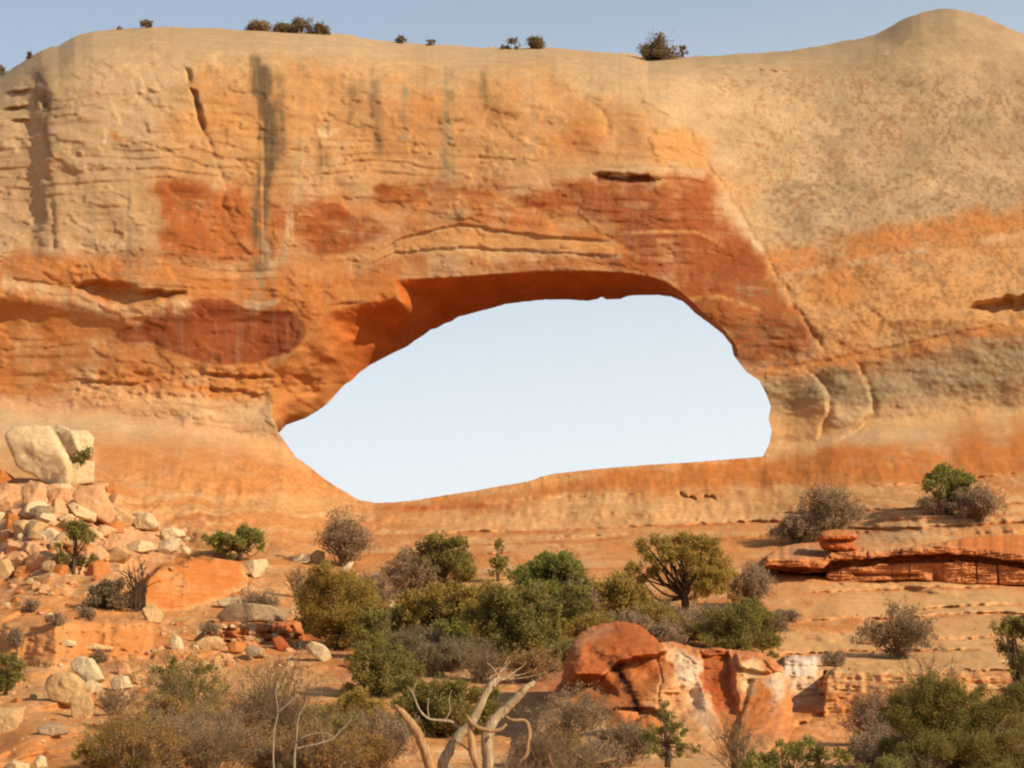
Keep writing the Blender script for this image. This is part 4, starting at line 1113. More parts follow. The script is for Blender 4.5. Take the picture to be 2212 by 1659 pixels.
BOULDERS = [
    ('huge cream boulder slab leaning at the top of the left rubble heap', [(18, 964), (30, 938), (50, 925), (92, 922), (122, 942), (140, 972), (158, 1010), (160, 1045), (130, 1057), (70, 1020), (30, 992)], 'cream'),
    ('pale angular block directly behind the huge cream leaning slab', [(104, 930), (122, 919), (148, 926), (154, 945), (140, 966), (112, 958)], 'cream'),
    ('square edged cream block left of the small green bush on the boulders', [(128, 938), (190, 934), (203, 948), (196, 985), (168, 1000), (146, 972)], 'cream'),
    ('cream block carrying the small dark green bush', [(142, 1006), (165, 1000), (203, 998), (202, 1044), (176, 1050), (150, 1052)], 'cream'),
    ('thin pale slab wedged under the tip of the huge cream boulder', [(108, 1046), (150, 1044), (158, 1056), (140, 1064), (116, 1060)], 'cream'),
    ('upright pinkish block under the huge cream slab', [(48, 1052), (64, 1036), (98, 1046), (102, 1092), (74, 1098), (50, 1090)], 'pink'),
    ('pinkish wedge between two larger pink blocks under the cream slab', [(103, 1060), (150, 1054), (157, 1080), (140, 1098), (106, 1094)], 'pink'),
    ('largest pink rounded boulder below the small green bush', [(160, 1064), (176, 1050), (212, 1048), (236, 1078), (254, 1112), (236, 1138), (196, 1118), (164, 1084)], 'pink'),
    ('cream knuckle shaped rock against the largest pink boulder', [(146, 1092), (160, 1082), (178, 1094), (203, 1106), (200, 1124), (170, 1120)], 'cream'),
    ('pale scooped rock below the upright pinkish block', [(64, 1100), (84, 1092), (114, 1094), (108, 1116), (84, 1124), (68, 1114)], 'grey'),
    ('flat pink slab tilted at the far left of the rubble', [(24, 1100), (48, 1098), (66, 1118), (60, 1128), (34, 1116)], 'pink'),
    ('blocky pink boulder at the left frame edge under the huge cream slab', [(-20, 1060), (10, 1044), (40, 1050), (46, 1082), (20, 1096), (-20, 1092)], 'pink'),
    ('orange stained angular block at the left frame edge beside pink blocks', [(-20, 1010), (14, 1020), (30, 1034), (10, 1046), (-20, 1050)], 'orange'),
    ('small cream stone above the crown of the two tiered pinyon', [(124, 1120), (138, 1110), (158, 1112), (164, 1126), (140, 1130)], 'cream'),
    ('cube shaped cream boulder alone above the rubble edge', [(278, 1110), (296, 1107), (324, 1108), (346, 1140), (330, 1148), (288, 1144), (286, 1126)], 'cream'),
    ('cream slab forming the top of a two stone stack', [(346, 1150), (362, 1142), (396, 1146), (400, 1158), (380, 1166), (350, 1164)], 'cream'),
    ('pale block forming the base of a two stone stack', [(342, 1172), (356, 1164), (392, 1164), (382, 1190), (364, 1200), (342, 1194)], 'cream'),
    ('long cream stone left of the two stone stack', [(272, 1178), (292, 1168), (330, 1172), (332, 1188), (300, 1196), (278, 1190)], 'cream'),
    ('little cream stone perched right of the two stone stack', [(392, 1184), (404, 1180), (412, 1190), (408, 1200), (396, 1198)], 'cream'),
    ('pale flat stone left of the two tiered pinyon foot', [(58, 1206), (84, 1203), (104, 1210), (98, 1226), (64, 1222)], 'pink'),
    ('cream sliver of rock at the left frame edge below the heap', [(18, 1214), (40, 1209), (58, 1216), (50, 1226), (22, 1224)], 'cream'),
    ('pink stone right of the two tiered pinyon', [(204, 1176), (226, 1168), (252, 1176), (248, 1192), (214, 1194)], 'pink'),
    ('cream wedge shaped boulder pointing down right of the round green juniper', [(526, 1216), (546, 1208), (576, 1208), (580, 1222), (562, 1248), (548, 1252), (540, 1234)], 'cream'),
    ('rounded tan boulder at the right end of the orange bank', [(306, 1318), (320, 1304), (340, 1310), (353, 1330), (350, 1346), (322, 1348)], 'tan'),
    ('wide flat grey brown boulder with a dark underside under a grey shrub', [(468, 1332), (492, 1310), (540, 1306), (590, 1308), (622, 1326), (610, 1344), (540, 1350), (486, 1346)], 'grey'),
    ('cream slab behind the wide flat grey brown boulder', [(470, 1298), (500, 1290), (532, 1294), (540, 1306), (500, 1314), (476, 1310)], 'cream'),
    ('flat oval tan boulder in the stony strip', [(420, 1392), (436, 1378), (466, 1374), (482, 1386), (474, 1402), (440, 1406)], 'tan'),
    ('upright cream stone beside the flat oval tan boulder', [(366, 1386), (376, 1368), (390, 1378), (395, 1404), (374, 1406)], 'cream'),
    ('orange tan block in the stony strip with a shadowed left side', [(490, 1392), (506, 1384), (528, 1388), (528, 1410), (500, 1414)], 'orange'),
    ('grey tan lump beside the orange tan block', [(530, 1404), (546, 1394), (566, 1400), (568, 1418), (540, 1422)], 'grey'),
    ('red brown rock tilted at the end of the stony strip', [(586, 1380), (602, 1373), (626, 1396), (620, 1410), (596, 1402)], 'red'),
    ('cream wedge boulder below the large yellow green bush', [(660, 1396), (678, 1386), (700, 1394), (716, 1416), (706, 1432), (676, 1416)], 'cream'),
    ('pink tan rock left of the dark green bush', [(742, 1426), (756, 1420), (772, 1430), (768, 1442), (748, 1442)], 'pink'),
    ('tall cream wedge boulder leaning against a squarer tan one', [(152, 1430), (168, 1418), (194, 1422), (216, 1446), (226, 1472), (200, 1480), (166, 1456)], 'cream'),
    ('big squarish tan boulder with pitted face and shadowed base', [(102, 1470), (112, 1456), (158, 1454), (180, 1474), (176, 1510), (150, 1524), (114, 1516), (104, 1496)], 'tan'),
    ('pale pitted boulder lowest of the lower left cluster', [(152, 1514), (166, 1502), (196, 1504), (204, 1530), (194, 1556), (160, 1552)], 'tan'),
    ('cream slab wedged right of the big squarish tan boulder', [(176, 1482), (196, 1468), (222, 1480), (218, 1496), (186, 1500)], 'cream'),
    ('small upright pink stone above a pale cone of rock', [(252, 1440), (264, 1432), (278, 1436), (282, 1458), (256, 1460)], 'pink'),
    ('pale cone shaped rock beside the green brown brush', [(240, 1476), (254, 1460), (272, 1460), (284, 1484), (262, 1492), (244, 1488)], 'cream'),
    ('small pink rock right of the pale cone shaped rock', [(278, 1462), (292, 1457), (308, 1464), (302, 1476), (284, 1474)], 'pink'),
    ('broad tan boulder cut by the left frame edge', [(-20, 1550), (10, 1530), (54, 1528), (48, 1560), (34, 1582), (-20, 1586)], 'tan'),
    ('flat grey tan stone with a dark left end in the sand', [(82, 1574), (104, 1562), (140, 1566), (146, 1584), (112, 1592), (88, 1588)], 'grey'),
    ('upright cream stone by the bottom left corner', [(74, 1644), (84, 1630), (98, 1636), (102, 1658), (80, 1664)], 'cream'),
    ('broad cream rock in the bottom left corner', [(8, 1656), (30, 1644), (62, 1650), (66, 1676), (14, 1676)], 'cream'),
    ('pale flat stone on the orange sand bank', [(126, 1388), (144, 1381), (164, 1386), (164, 1395), (136, 1396)], 'cream'),
    ('long thin tan stone on the orange sand bank', [(168, 1394), (200, 1391), (244, 1396), (242, 1404), (190, 1404)], 'tan'),
    ('pale flat rock left of the big twiggy grey shrub', [(628, 1210), (648, 1196), (668, 1196), (670, 1212), (642, 1218)], 'cream'),
    ('brown rock tucked under the big twiggy grey shrub', [(668, 1202), (684, 1188), (702, 1192), (700, 1214), (676, 1216)], 'tan'),
    ('small white stone below the big twiggy grey shrub', [(738, 1230), (752, 1216), (764, 1214), (758, 1228), (744, 1238)], 'cream'),
    ('cream stone lying between dead brush and the forked juniper', [(878, 1362), (888, 1350), (902, 1362), (900, 1374), (884, 1372)], 'cream'),
    ('small cream stone right of the large yellow green bush', [(836, 1304), (844, 1294), (854, 1304), (852, 1320), (840, 1318)], 'cream'),
    ('brown slab jutting from the foot of the red outcrop', [(1308, 1546), (1330, 1534), (1376, 1538), (1384, 1552), (1350, 1560), (1316, 1558)], 'orange'),
    ('orange block below the brown slab at the outcrop foot', [(1372, 1560), (1400, 1544), (1426, 1556), (1430, 1580), (1396, 1590)], 'orange'),
]
for i, (lb, po, co) in enumerate(BOULDERS):
    rock(lb, po, co, sub=5 if po[0] is not None and (max(p[0] for p in po) - min(p[0] for p in po)) > 40 else 4, seed=i,
         deep=0.30 if 'bank' in lb else 0.42, name='earth_bank' if 'bank of earth' in lb else 'boulder')

rng = np.random.default_rng(5)
STONE_V = [rock_shape(blob(-1, -1, 1, 1, k, 5 + k % 3), 0.85, np.random.default_rng(k), 4) for k in range(8)]
STONE_ME = {}


def stone(qx, qy, w, h, col):
    k = int(rng.integers(8))
    if (k, col) not in STONE_ME:
        o = mesh_np('stone', STONE_V[k][0], STONE_V[k][1], M_ROCK[col], smooth=True)
        STONE_ME[(k, col)] = o
    else:
        o = STONE_ME[(k, col)].copy()
        COL.objects.link(o)
    Y = float(depth([qx], [qy])[0])
    s = qscale(Y)
    o.location = unproject(qx, qy, Y - 0.3 * w * s)
    o.scale = (w * s / 2, w * s / 2 * rng.uniform(0.7, 1.1), h * s / 2)
    o.rotation_euler = (rng.uniform(-0.3, 0.3), rng.uniform(-0.4, 0.4), rng.uniform(0, 6.3))
    return tag(o, 'small loose pale stone among many scattered over the left rubble slope', 'stone', 'loose stones of the left rubble slope')


for (x0, y0, x1, y1, n, big) in ((0, 1058, 268, 1240, 108, 64), (250, 1140, 420, 1235, 30, 26), (330, 1345, 660, 1440, 60, 24), (0, 1230, 210, 1335, 40, 30), (0, 1470, 330, 1655, 40, 22), (420, 1320, 640, 1350, 12, 14), (0, 1360, 330, 1440, 8, 12)):
    for _ in range(n):
        w = rng.uniform(0.25, 1) ** 1.6 * big + 4
        stone(rng.uniform(x0, x1), rng.uniform(y0, y1), w, w * rng.uniform(0.45, 0.85), rng.choice(['tan', 'tan', 'pink', 'pink', 'cream', 'orange', 'pink']))


# ------------------------------------------------------------------ plants
def tube(pts, rad, sides=6, rng=None, rough=0.0):
    pts = np.asarray(pts, float)
    n = len(pts)
    tan = np.gradient(pts, axis=0)
    tan /= np.linalg.norm(tan, axis=1)[:, None] + 1e-9
    u = np.cross(tan[0], [0.3, 0.9, 0.2]); u /= np.linalg.norm(u)
    V = []
    prof = 1 + (1.7 * rough * rng.uniform(-1, 1, sides) if rng is not None and rough else np.zeros(sides))
    for i in range(n):
        u = u - tan[i] * (u @ tan[i]); u /= np.linalg.norm(u) + 1e-9
        v = np.cross(tan[i], u)
        a = np.linspace(0, 2 * np.pi, sides, endpoint=False) + 0.07 * i
        r = rad[i] * (prof + (0.35 * rough * rng.uniform(-1, 1, sides) if rng is not None and rough else 0))
        V.append(pts[i] + np.outer(np.cos(a) * r, u) + np.outer(np.sin(a) * r, v))
    V.append(pts[-1:])
    V.append(pts[:1])
    V = np.concatenate(V)
    Fq = []
    for i in range(n - 1):
        for k in range(sides):
            a, b = i * sides + k, i * sides + (k + 1) % sides
            Fq.append((a, b, b + sides, a + sides))
    e, s0 = n * sides, n * sides + 1
    for k in range(0, sides, 2):
        l = (n - 1) * sides
        Fq.append((l + k, l + (k + 1) % sides, l + (k + 2) % sides, e))
        Fq.append(((k + 2) % sides, (k + 1) % sides, k, s0))
    return V, np.array(Fq)


def smooth_path(pts, rad, k=5):
    """Catmull-Rom through the points"""
    pts = np.asarray(pts, float); rad = np.asarray(rad, float)
    P = np.concatenate([[2 * pts[0] - pts[1]], pts, [2 * pts[-1] - pts[-2]]])
    out, ro = [], []
    for i in range(1, len(P) - 2):
        for t in np.linspace(0, 1, k, endpoint=False):
            a, b, c, d = P[i - 1], P[i], P[i + 1], P[i + 2]
            out.append(0.5 * (2 * b + (c - a) * t + (2 * a - 5 * b + 4 * c - d) * t * t + (3 * b - a - 3 * c + d) * t ** 3))
            ro.append(rad[i - 1] * (1 - t) + rad[i] * t)
    out.append(pts[-1]); ro.append(rad[-1])
    return np.array(out), np.array(ro)


def batch_tubes(P, R):
    """many thin three sided twigs at once: P (T,K,3), R (T,K)"""
    T, K, _ = P.shape
    tan = np.gradient(P, axis=1)
    tan /= np.linalg.norm(tan, axis=2)[..., None] + 1e-9
    ref = np.array([0.31, 0.93, 0.17])
    u = np.cross(tan, ref); u /= np.linalg.norm(u, axis=2)[..., None] + 1e-9
    v = np.cross(tan, u)
    rings = []
    for k in range(3):
        a = 2 * np.pi * k / 3
        rings.append(P + (np.cos(a) * u + np.sin(a) * v) * R[..., None])
    V = np.stack(rings, 2).reshape(-1, 3)
    idx = np.arange(T * K * 3).reshape(T, K, 3)
    F_ = []
    for k in range(3):
        k2 = (k + 1) % 3
        F_.append(np.stack([idx[:, :-1, k], idx[:, :-1, k2], idx[:, 1:, k2], idx[:, 1:, k]], -1).reshape(-1, 4))
    return V, np.concatenate(F_)


def join(parts):
    off, Vs, Fs = 0, [], []
    for V, F_ in parts:
        Vs.append(V); Fs.append(F_ + off); off += len(V)
    return np.concatenate(Vs), np.concatenate(Fs)


def leaves(centres, radii, count, ln, wd, rng, up=0.35):
    """tufts of narrow leaf shoots spread through clumps"""
    out_V = []
    cc = np.repeat(centres, count, 0)
    rr = np.repeat(radii, count)
    n = len(cc)
    d = rng.normal(size=(n, 3)); d /= np.linalg.norm(d, axis=1)[:, None]
    p = cc + d * (rr * rng.uniform(0.2, 1.0, n) ** 0.6 * (1 + 0.8 * rng.uniform(0, 1, n) ** 4))[:, None]
    ax = d * 0.7 + np.array([0, 0, up]) + rng.normal(size=(n, 3)) * 0.55
    ax /= np.linalg.norm(ax, axis=1)[:, None]
    sd = np.cross(ax, rng.normal(size=(n, 3))); sd /= np.linalg.norm(sd, axis=1)[:, None] + 1e-9
    L = (ln * rng.uniform(0.6, 1.3, n))[:, None]; Wd = (wd * rng.uniform(0.7, 1.3, n))[:, None]
    bow = np.cross(ax, sd) * L * 0.12
    a = p - ax * L * 0.5
    b = p + sd * Wd * 0.5 + bow
    c = p + ax * L * 0.5
    e = p - sd * Wd * 0.5 + bow
    V = np.stack([a, b, c, e], 1).reshape(-1, 3)
    return V, np.arange(n * 4).reshape(n, 4)


def crown(lobes, s, rng, dens, leaf_q=7.0):
    """lobes (x, y, z, r) in metres -> leaf mesh"""
    ln, wd = leaf_q * s, leaf_q * 0.42 * s
    parts = []
    for x, y, z, r in lobes:
        k = int(np.clip(5 + r / (9 * s), 6, 16))
        d = rng.normal(size=(k, 3)); d /= np.linalg.norm(d, axis=1)[:, None]
        c = np.array([x, y, z]) + d * (r * rng.uniform(0.3, 1.02, k))[:, None] * np.array([1.05, 1, 0.8])
        rr = r * rng.uniform(0.32, 0.55, k)
        cnt = max(3, int(dens * np.pi * (0.4 * r) ** 2 / (ln * wd * 0.5)))
        parts.append(leaves(c, rr, cnt, ln, wd, rng))
    return join(parts)


def fan_stems(w, h, dp, n, rng, s, thick=1.0, lean=0.0, fine=4, bush=True):
    """stems fanning out of one root, each with side twigs"""
    th = rng.uniform(0, 2 * np.pi, n)
    sp = np.sqrt(rng.uniform(0, 1, n))
    end = np.stack([np.cos(th) * sp * w / 2 + lean * w, np.sin(th) * sp * dp / 2, h * np.sqrt(np.clip(1 - 0.75 * sp ** 2, 0.1, 1)) * rng.uniform(0.7, 1.0, n)], 1)
    K = 5
    t = np.linspace(0, 1, K)
    ctrl = end * np.array([0.35, 0.35, 0.55]) + rng.normal(size=(n, 3)) * 0.05 * w
    st = np.array([[0, 0, -0.06 * h]]) + rng.normal(size=(n, 3)) * np.array([0.05 * w, 0.05 * w, 0])
    P = (1 - t)[None, :, None] ** 2 * st[:, None] + 2 * (t * (1 - t))[None, :, None] * ctrl[:, None] + t[None, :, None] ** 2 * end[:, None]
    P = P + rng.normal(size=P.shape) * 0.012 * (w + h) * t[None, :, None]
    R0 = 1.0 * thick * s
    R = np.repeat((R0 * (1.2 - 0.9 * t))[None], n, 0) * rng.uniform(0.7, 1.2, (n, 1))
    parts = [batch_tubes(P, R)]
    tips = [end]
    level, LR, LL = P, R0 * 0.62, 0.30 * (w + h) / 2
    for gen in range(2):
        m = len(level)
        c = fine if gen == 0 else 3
        ii = np.repeat(np.arange(m), c)
        tt = rng.uniform(0.35, 1.0, m * c) * (K - 1)
        i0 = np.clip(np.floor(tt).astype(int), 0, K - 2); f = (tt - i0)[:, None]
        a = level[ii, i0] * (1 - f) + level[ii, i0 + 1] * f
        dr = level[ii, i0 + 1] - level[ii, i0]; dr /= np.linalg.norm(dr, axis=1)[:, None] + 1e-9
        dr = dr + rng.normal(size=dr.shape) * 0.55 + np.array([0, 0, 0.18]); dr /= np.linalg.norm(dr, axis=1)[:, None]
        ll = LL * rng.uniform(0.4, 1.1, len(a))[:, None]
        bend = rng.normal(size=dr.shape) * 0.18
        Q = a[:, None] + (dr * ll)[:, None] * t[None, :, None] + (bend * ll)[:, None] * (t ** 2)[None, :, None]
        parts.append(batch_tubes(Q, np.repeat((LR * (1.1 - 0.8 * t))[None], len(a), 0)))
        tips.append(Q[:, -1])
        level, LR, LL = Q, LR * 0.7, LL * 0.5
    return join(parts), np.concatenate(tips[1:])


def dome_lobes(w, h, n, rng, low=0.0, r=0.2):
    out = []
    while len(out) < n:
        p = rng.uniform(-1, 1, 3)
        if p[0] ** 2 + p[1] ** 2 + p[2] ** 2 > 1: continue
        z = low + (p[2] * 0.5 + 0.5) * (1 - low)
        rr = r * rng.uniform(0.7, 1.25)
        out.append((p[0] * (w / 2 - rr * w * 0.6), p[1] * (w / 2 - rr * w * 0.6) * 0.85, np.clip(z * h, rr * w * 0.5, h - rr * w * 0.55), rr * w))
    return out


PLANT_N = 0


def plant(name, label, cat, qx, qy, w, h, leaf='green', wood='bark', style='bush', lobes=None, dens=1.0, group=None, Y=None, extra=None, thick=1.0, nst=None, parts=('crown', 'trunk'), lean=0.0, fine=4):
    """w, h in Q units at the plant's own distance; lobes are (dx, dy up, r) in the same units from the foot"""
    global PLANT_N
    PLANT_N += 1
    rng = np.random.default_rng(1000 + PLANT_N)
    if Y is None:
        Y = float(depth([qx], [qy])[0])
    if 1100 < qx < 1720 and qy > 1590: Y = min(Y, 61.5 if 'pinyon' in name else 64.0)
    s = qscale(Y)
    base = unproject(qx, qy, Y)
    root = empty(name, base)
    tag(root, label, cat, group)
    W_, H_ = w * s, h * s
    wparts = []
    if style in ('bush', 'tree'):
        if lobes:
            L = []
            for dx, dy, r in lobes:
                r *= (1.24 if style == 'tree' else 1.2 if w > 300 else 1.3) * rng.uniform(0.75, 1.22)
                dx, dy = dx + rng.normal() * 4, dy + rng.normal() * 4
                for k in range(2 if r * s > 0.25 else 1):
                    L.append((dx * s, rng.uniform(-0.3, 0.3) * W_, dy * s, r * s * (1 if k == 0 else 0.85)))
        elif style == 'bush':
            L = dome_lobes(W_, H_, int(np.clip(w * h / 300, 9, 40)), rng, 0.0, 0.2)
        else:
            L = dome_lobes(W_, H_, int(np.clip(w * h / 520, 8, 30)), rng, 0.28, 0.16)
        fork = 0.34 * H_ if style == 'tree' else 0.12 * H_
        r0 = (0.045 if style == 'tree' else 0.03) * (W_ + H_) / 2
        top = np.array([rng.uniform(-0.05, 0.05) * W_, 0, fork])
        mid = np.array([rng.uniform(-0.03, 0.03) * W_, 0, fork * 0.5])
        p, r = smooth_path([(0, 0, -0.12 * H_), mid, top], [r0 * 1.25, r0, r0 * 0.8])
        wparts.append(tube(p, r, 8, rng, 0.12))
        for (x, y, z, lr) in L[:26]:
            e = np.array([x, y, z])
            a = mid + (top - mid) * rng.uniform(0.2, 1)
            m = a * 0.5 + e * 0.5 + rng.normal(size=3) * 0.05 * W_ + np.array([0, 0, -0.04 * H_])
            p, r = smooth_path([a, m, e], [r0 * 0.42, r0 * 0.26, r0 * 0.09], 4)
            wparts.append(tube(p, r, 5, rng, 0.1))
        V, F_ = crown(L, s, rng, 2.0 * dens, rng.uniform(5.2, 8.6))
        mesh_np(parts[0], V, F_, M_LEAF[leaf], root, smooth=False)
        extra = extra or (8 if w > 60 else 0)
        if extra:      # dead twigs showing through
            (V2, F2), _ = fan_stems(W_ * 1.02, H_ * 1.02, W_, extra, rng, s, 0.55, fine=3)
            wparts.append((V2, F2))
    else:
        n = int((nst or np.clip(w * h / 260, 14, 46)) * (1.5 if nst is None or nst >= 20 else 1))
        (V, F_), tips = fan_stems(W_, H_, W_ * 0.8, n, rng, s, thick, lean, fine)
        wparts.append((V, F_))
        if leaf:
            c = tips[rng.permutation(len(tips))[:int(len(tips) * min(1, dens))]]
            V, F_ = leaves(c, np.full(len(c), 7.5 * s), 9, 5.5 * s, 2.4 * s, rng)
            mesh_np(parts[0], V, F_, M_LEAF[leaf], root, smooth=False)
        if lobes:
            L = [(dx * s, rng.uniform(-0.2, 0.2) * W_, dy * s, r * s) for dx, dy, r in lobes]
            V, F_ = crown(L, s, rng, 1.8)
            mesh_np('green_sprigs', V, F_, M_LEAF[extra or 'green'], root, smooth=False)
    V, F_ = join(wparts)
    mesh_np(parts[1], V, F_, M_WOOD[wood], root)
    return root


SH = dict(parts=('foliage', 'stems'))
TOPS = 'shrubs growing along the clifftop'


def on_top(qx, w, h, label, leaf='green', style='bush', **kw):
    y = float(pl(qx, TOP)) + 3 + kw.pop('dy', 0)
    plant('desert_shrub', label, 'shrub', qx, y, w, h, leaf, 'twig' if style == 'twig' else 'bark', style, group=TOPS, Y=float(depth([qx], [y])[0]) + 0.4, **SH, **kw)


on_top(319, 36, 18, 'compact dark shrub at the highest point of the left clifftop', 'dark', dens=1.4)
on_top(64, 26, 18, 'dark shrub on the sloping left shoulder of the cliff', 'dark', dens=1.3)
on_top(4, 28, 32, 'dark shrub cut by the left frame edge at the cliff shoulder', 'dark', dens=1.3)
on_top(258, 20, 6, 'tiny low tuft left of the dark clifftop shrub', 'grey')
on_top(556, 46, 10, 'very low grey shrub left of the long clifftop thicket', 'grey', 'twig')
on_top(612, 44, 11, 'low shrub at the left end of the long clifftop thicket', 'dark', 'twig')
on_top(676, 70, 27, 'wide dark shrub at the right end of the long clifftop thicket', 'dark', lobes=[(-26, 9, 9), (-10, 12, 11), (4, 13, 12), (18, 14, 12), (30, 11, 9), (-40, 6, 7)], dens=1.3)
on_top(640, 22, 34, 'thin twiggy shrub standing up from the clifftop thicket', 'dark', 'twig', nst=10)
on_top(866, 34, 17, 'low rounded shrub alone left of centre on the clifftop', 'dark', dens=1.2)
on_top(930, 26, 15, 'small rounded shrub beside a bare clifftop ledge', 'dark', dens=1.2)
on_top(1102, 56, 21, 'wide dark shrub left of its smaller neighbour above the arch', 'dark', lobes=[(-20, 7, 7), (-8, 10, 9), (6, 11, 9), (18, 8, 8)], dens=1.2)
on_top(1158, 32, 21, 'smaller bristly shrub right of the wide dark one above the arch', 'dark', 'twig', dens=1.5)
on_top(1420, 84, 58, 'largest grey green bush on the clifftop right of the arch', 'dark', lobes=[(-18, 16, 14), (-28, 24, 13), (0, 22, 17), (18, 20, 15), (28, 14, 11), (4, 40, 13), (-12, 36, 12), (16, 34, 10)], extra=24, dy=3)
on_top(1476, 30, 28, 'narrow dark green bush touching the largest clifftop bush', 'dark', dens=1.3)

LEFT = 'plants of the left rubble slope'
plant('desert_shrub', 'small dense green bush on top of the cream boulders', 'shrub', 174, 1003, 54, 40, 'green', group=LEFT, dens=1.3, Y=float(depth([172], [1048])[0]) - 2.6, **SH)
plant('pinyon_tree', 'small two tiered pinyon tree among the pink and cream rubble', 'tree', 158, 1240, 96, 118, 'green', style='tree', group=LEFT, dens=1.2,
      lobes=[(-8, 92, 20), (10, 88, 20), (-2, 104, 16), (22, 80, 14), (30, 64, 9), (-26, 64, 10), (-38, 36, 12), (-22, 34, 13), (18, 30, 15), (34, 34, 12), (4, 42, 12), (26, 20, 10)])
plant('juniper_tree', 'round dark green juniper leaning over the orange earth bank', 'tree', 520, 1212, 112, 76, 'bright', style='tree', group=LEFT, dens=1.5,
      lobes=[(-46, 50, 17), (-30, 44, 16), (-36, 28, 13), (-10, 48, 18), (8, 54, 18), (24, 56, 14), (36, 46, 14), (44, 32, 11), (-18, 34, 13), (-22, 10, 10), (10, 40, 14)])
plant('desert_shrub', 'dark brownish shrub beside the bare twisted snag on the left slope', 'shrub', 235, 1316, 112, 58, 'dark', group=LEFT, dens=0.9, extra=14, **SH)
plant('bare_shrub', 'bare twisted dark snag rising beside the brownish shrub', 'shrub', 296, 1322, 80, 112, None, 'bark', 'twig', group=LEFT, nst=9, thick=2.2, fine=4, parts=('foliage', 'branches'))
plant('desert_shrub', 'tiny dark tilted tuft on the sand near the left frame edge', 'shrub', 36, 1402, 20, 42, 'grey', 'twig', 'twig', group=LEFT, lean=-0.25, **SH)
plant('desert_shrub', 'green bush half cut by the left frame edge', 'shrub', 12, 1502, 84, 104, 'green', group=LEFT, extra=12, dens=0.9, **SH)
plant('desert_shrub', 'big twiggy grey shrub standing alone under the left end of the arch', 'shrub', 744, 1224, 112, 108, 'grey', 'mauve', 'twig', group=LEFT, dens=0.5, nst=44, **SH)
plant('desert_shrub', 'purplish grey shrub spread over the wide flat brown boulder', 'shrub', 552, 1336, 104, 56, 'grey', 'mauve', 'twig', group=LEFT, dens=0.25, nst=36, **SH)
plant('desert_shrub', 'mauve twiggy shrub left of the large yellow green bush', 'shrub', 642, 1290, 58, 72, None, 'mauve', 'twig', group=LEFT, **SH)
for x, y, lb in ((70, 1322, 'small grey tuft at the upper left of the orange sand'), (190, 1340, 'grey green tuft under the dark brownish shrub'), (452, 1376, 'grey tuft behind the flat oval tan boulder'), (215, 1432, 'grey tuft above the tall cream wedge boulder'), (120, 1352, 'grey tuft in the middle of the left sand slope')):
    plant('desert_shrub', lb, 'shrub', x, y, 34, 22, 'grey', 'twig', 'twig', group=LEFT, dens=0.6, nst=14, **SH)

MIDG = 'junipers and shrubs of the hollow below the arch'
P = lambda *a, **k: plant(*a, group=MIDG, **k)
P('juniper_tree', 'large yellow green juniper bush at the left of the central thicket', 'tree', 735, 1405, 176, 184, 'yellow', style='bush', dens=1.0, extra=16,
  lobes=[(-60, 150, 22), (-38, 160, 22), (-10, 140, 28), (14, 150, 20), (52, 140, 22), (-62, 118, 24), (-30, 110, 30), (6, 100, 32), (44, 104, 28), (74, 90, 20), (-56, 82, 24), (-20, 70, 30), (20, 62, 28), (50, 66, 22), (-40, 44, 22), (0, 36, 24), (30, 34, 18), (88, 60, 14), (-14, 14, 18)])
P('desert_shrub', 'grey shrub filling the right side of the large yellow green bush', 'shrub', 812, 1330, 64, 86, 'grey', 'mauve', 'twig', dens=0.7, **SH)
P('desert_shrub', 'rounded grey brown shrub on the slope left of the tall dark green juniper', 'shrub', 882, 1292, 112, 92, 'grey', 'twig', 'twig', dens=0.9, nst=46, **SH)
P('juniper_tree', 'dark green juniper behind the rounded grey brown shrub', 'tree', 962, 1285, 112, 128, 'green', style='bush', dens=1.1, extra=14,
  lobes=[(-30, 98, 18), (-8, 112, 18), (18, 104, 20), (34, 88, 18), (-20, 78, 20), (8, 76, 24), (40, 62, 18), (54, 44, 14), (-34, 48, 18), (0, 44, 22), (28, 34, 18), (-20, 20, 18), (16, 14, 18)])
P('pinyon_tree', 'slender sparse pinyon between two larger junipers', 'tree', 1076, 1256, 46, 84, 'green', style='tree', dens=1.0, lobes=[(-2, 76, 9), (10, 68, 8), (-8, 56, 9), (4, 46, 10), (-14, 36, 9), (14, 34, 10), (-2, 24, 12), (18, 18, 10), (-18, 16, 10)])
P('pinyon_tree', 'dense rounded pinyon with a smooth dome of foliage', 'tree', 1190, 1338, 158, 156, 'bright', style='bush', dens=1.35,
  lobes=[(-4, 132, 24), (-34, 116, 24), (28, 122, 24), (-56, 94, 20), (-20, 92, 30), (18, 94, 30), (52, 98, 24), (64, 70, 22), (-60, 64, 20), (-26, 58, 28), (12, 56, 30), (48, 48, 24), (66, 38, 16), (-44, 34, 22), (0, 24, 26), (36, 20, 22)])
P('juniper_tree', 'spreading juniper with a dark forked trunk in the middle of the thicket', 'tree', 992, 1404, 236, 150, 'yellow', style='tree', dens=1.05,
  lobes=[(-110, 104, 20), (-82, 108, 24), (-52, 112, 26), (-20, 124, 26), (14, 118, 28), (44, 128, 24), (74, 120, 24), (100, 110, 22), (-96, 84, 20), (-64, 84, 22), (-30, 90, 24), (22, 88, 26), (56, 92, 26), (88, 84, 22), (112, 88, 16), (50, 60, 20), (78, 56, 18)])
P('juniper_tree', 'broad green juniper in front of the dense rounded pinyon', 'tree', 1120, 1432, 196, 172, 'green', style='bush', dens=1.1, extra=10,
  lobes=[(-60, 140, 22), (-30, 146, 24), (4, 140, 26), (40, 130, 26), (66, 112, 24), (-70, 108, 24), (-36, 106, 28), (2, 100, 30), (38, 92, 28), (78, 82, 22), (-58, 72, 24), (-18, 64, 28), (26, 58, 28), (64, 50, 24), (86, 40, 18), (-40, 36, 24), (0, 24, 26), (40, 20, 24)])
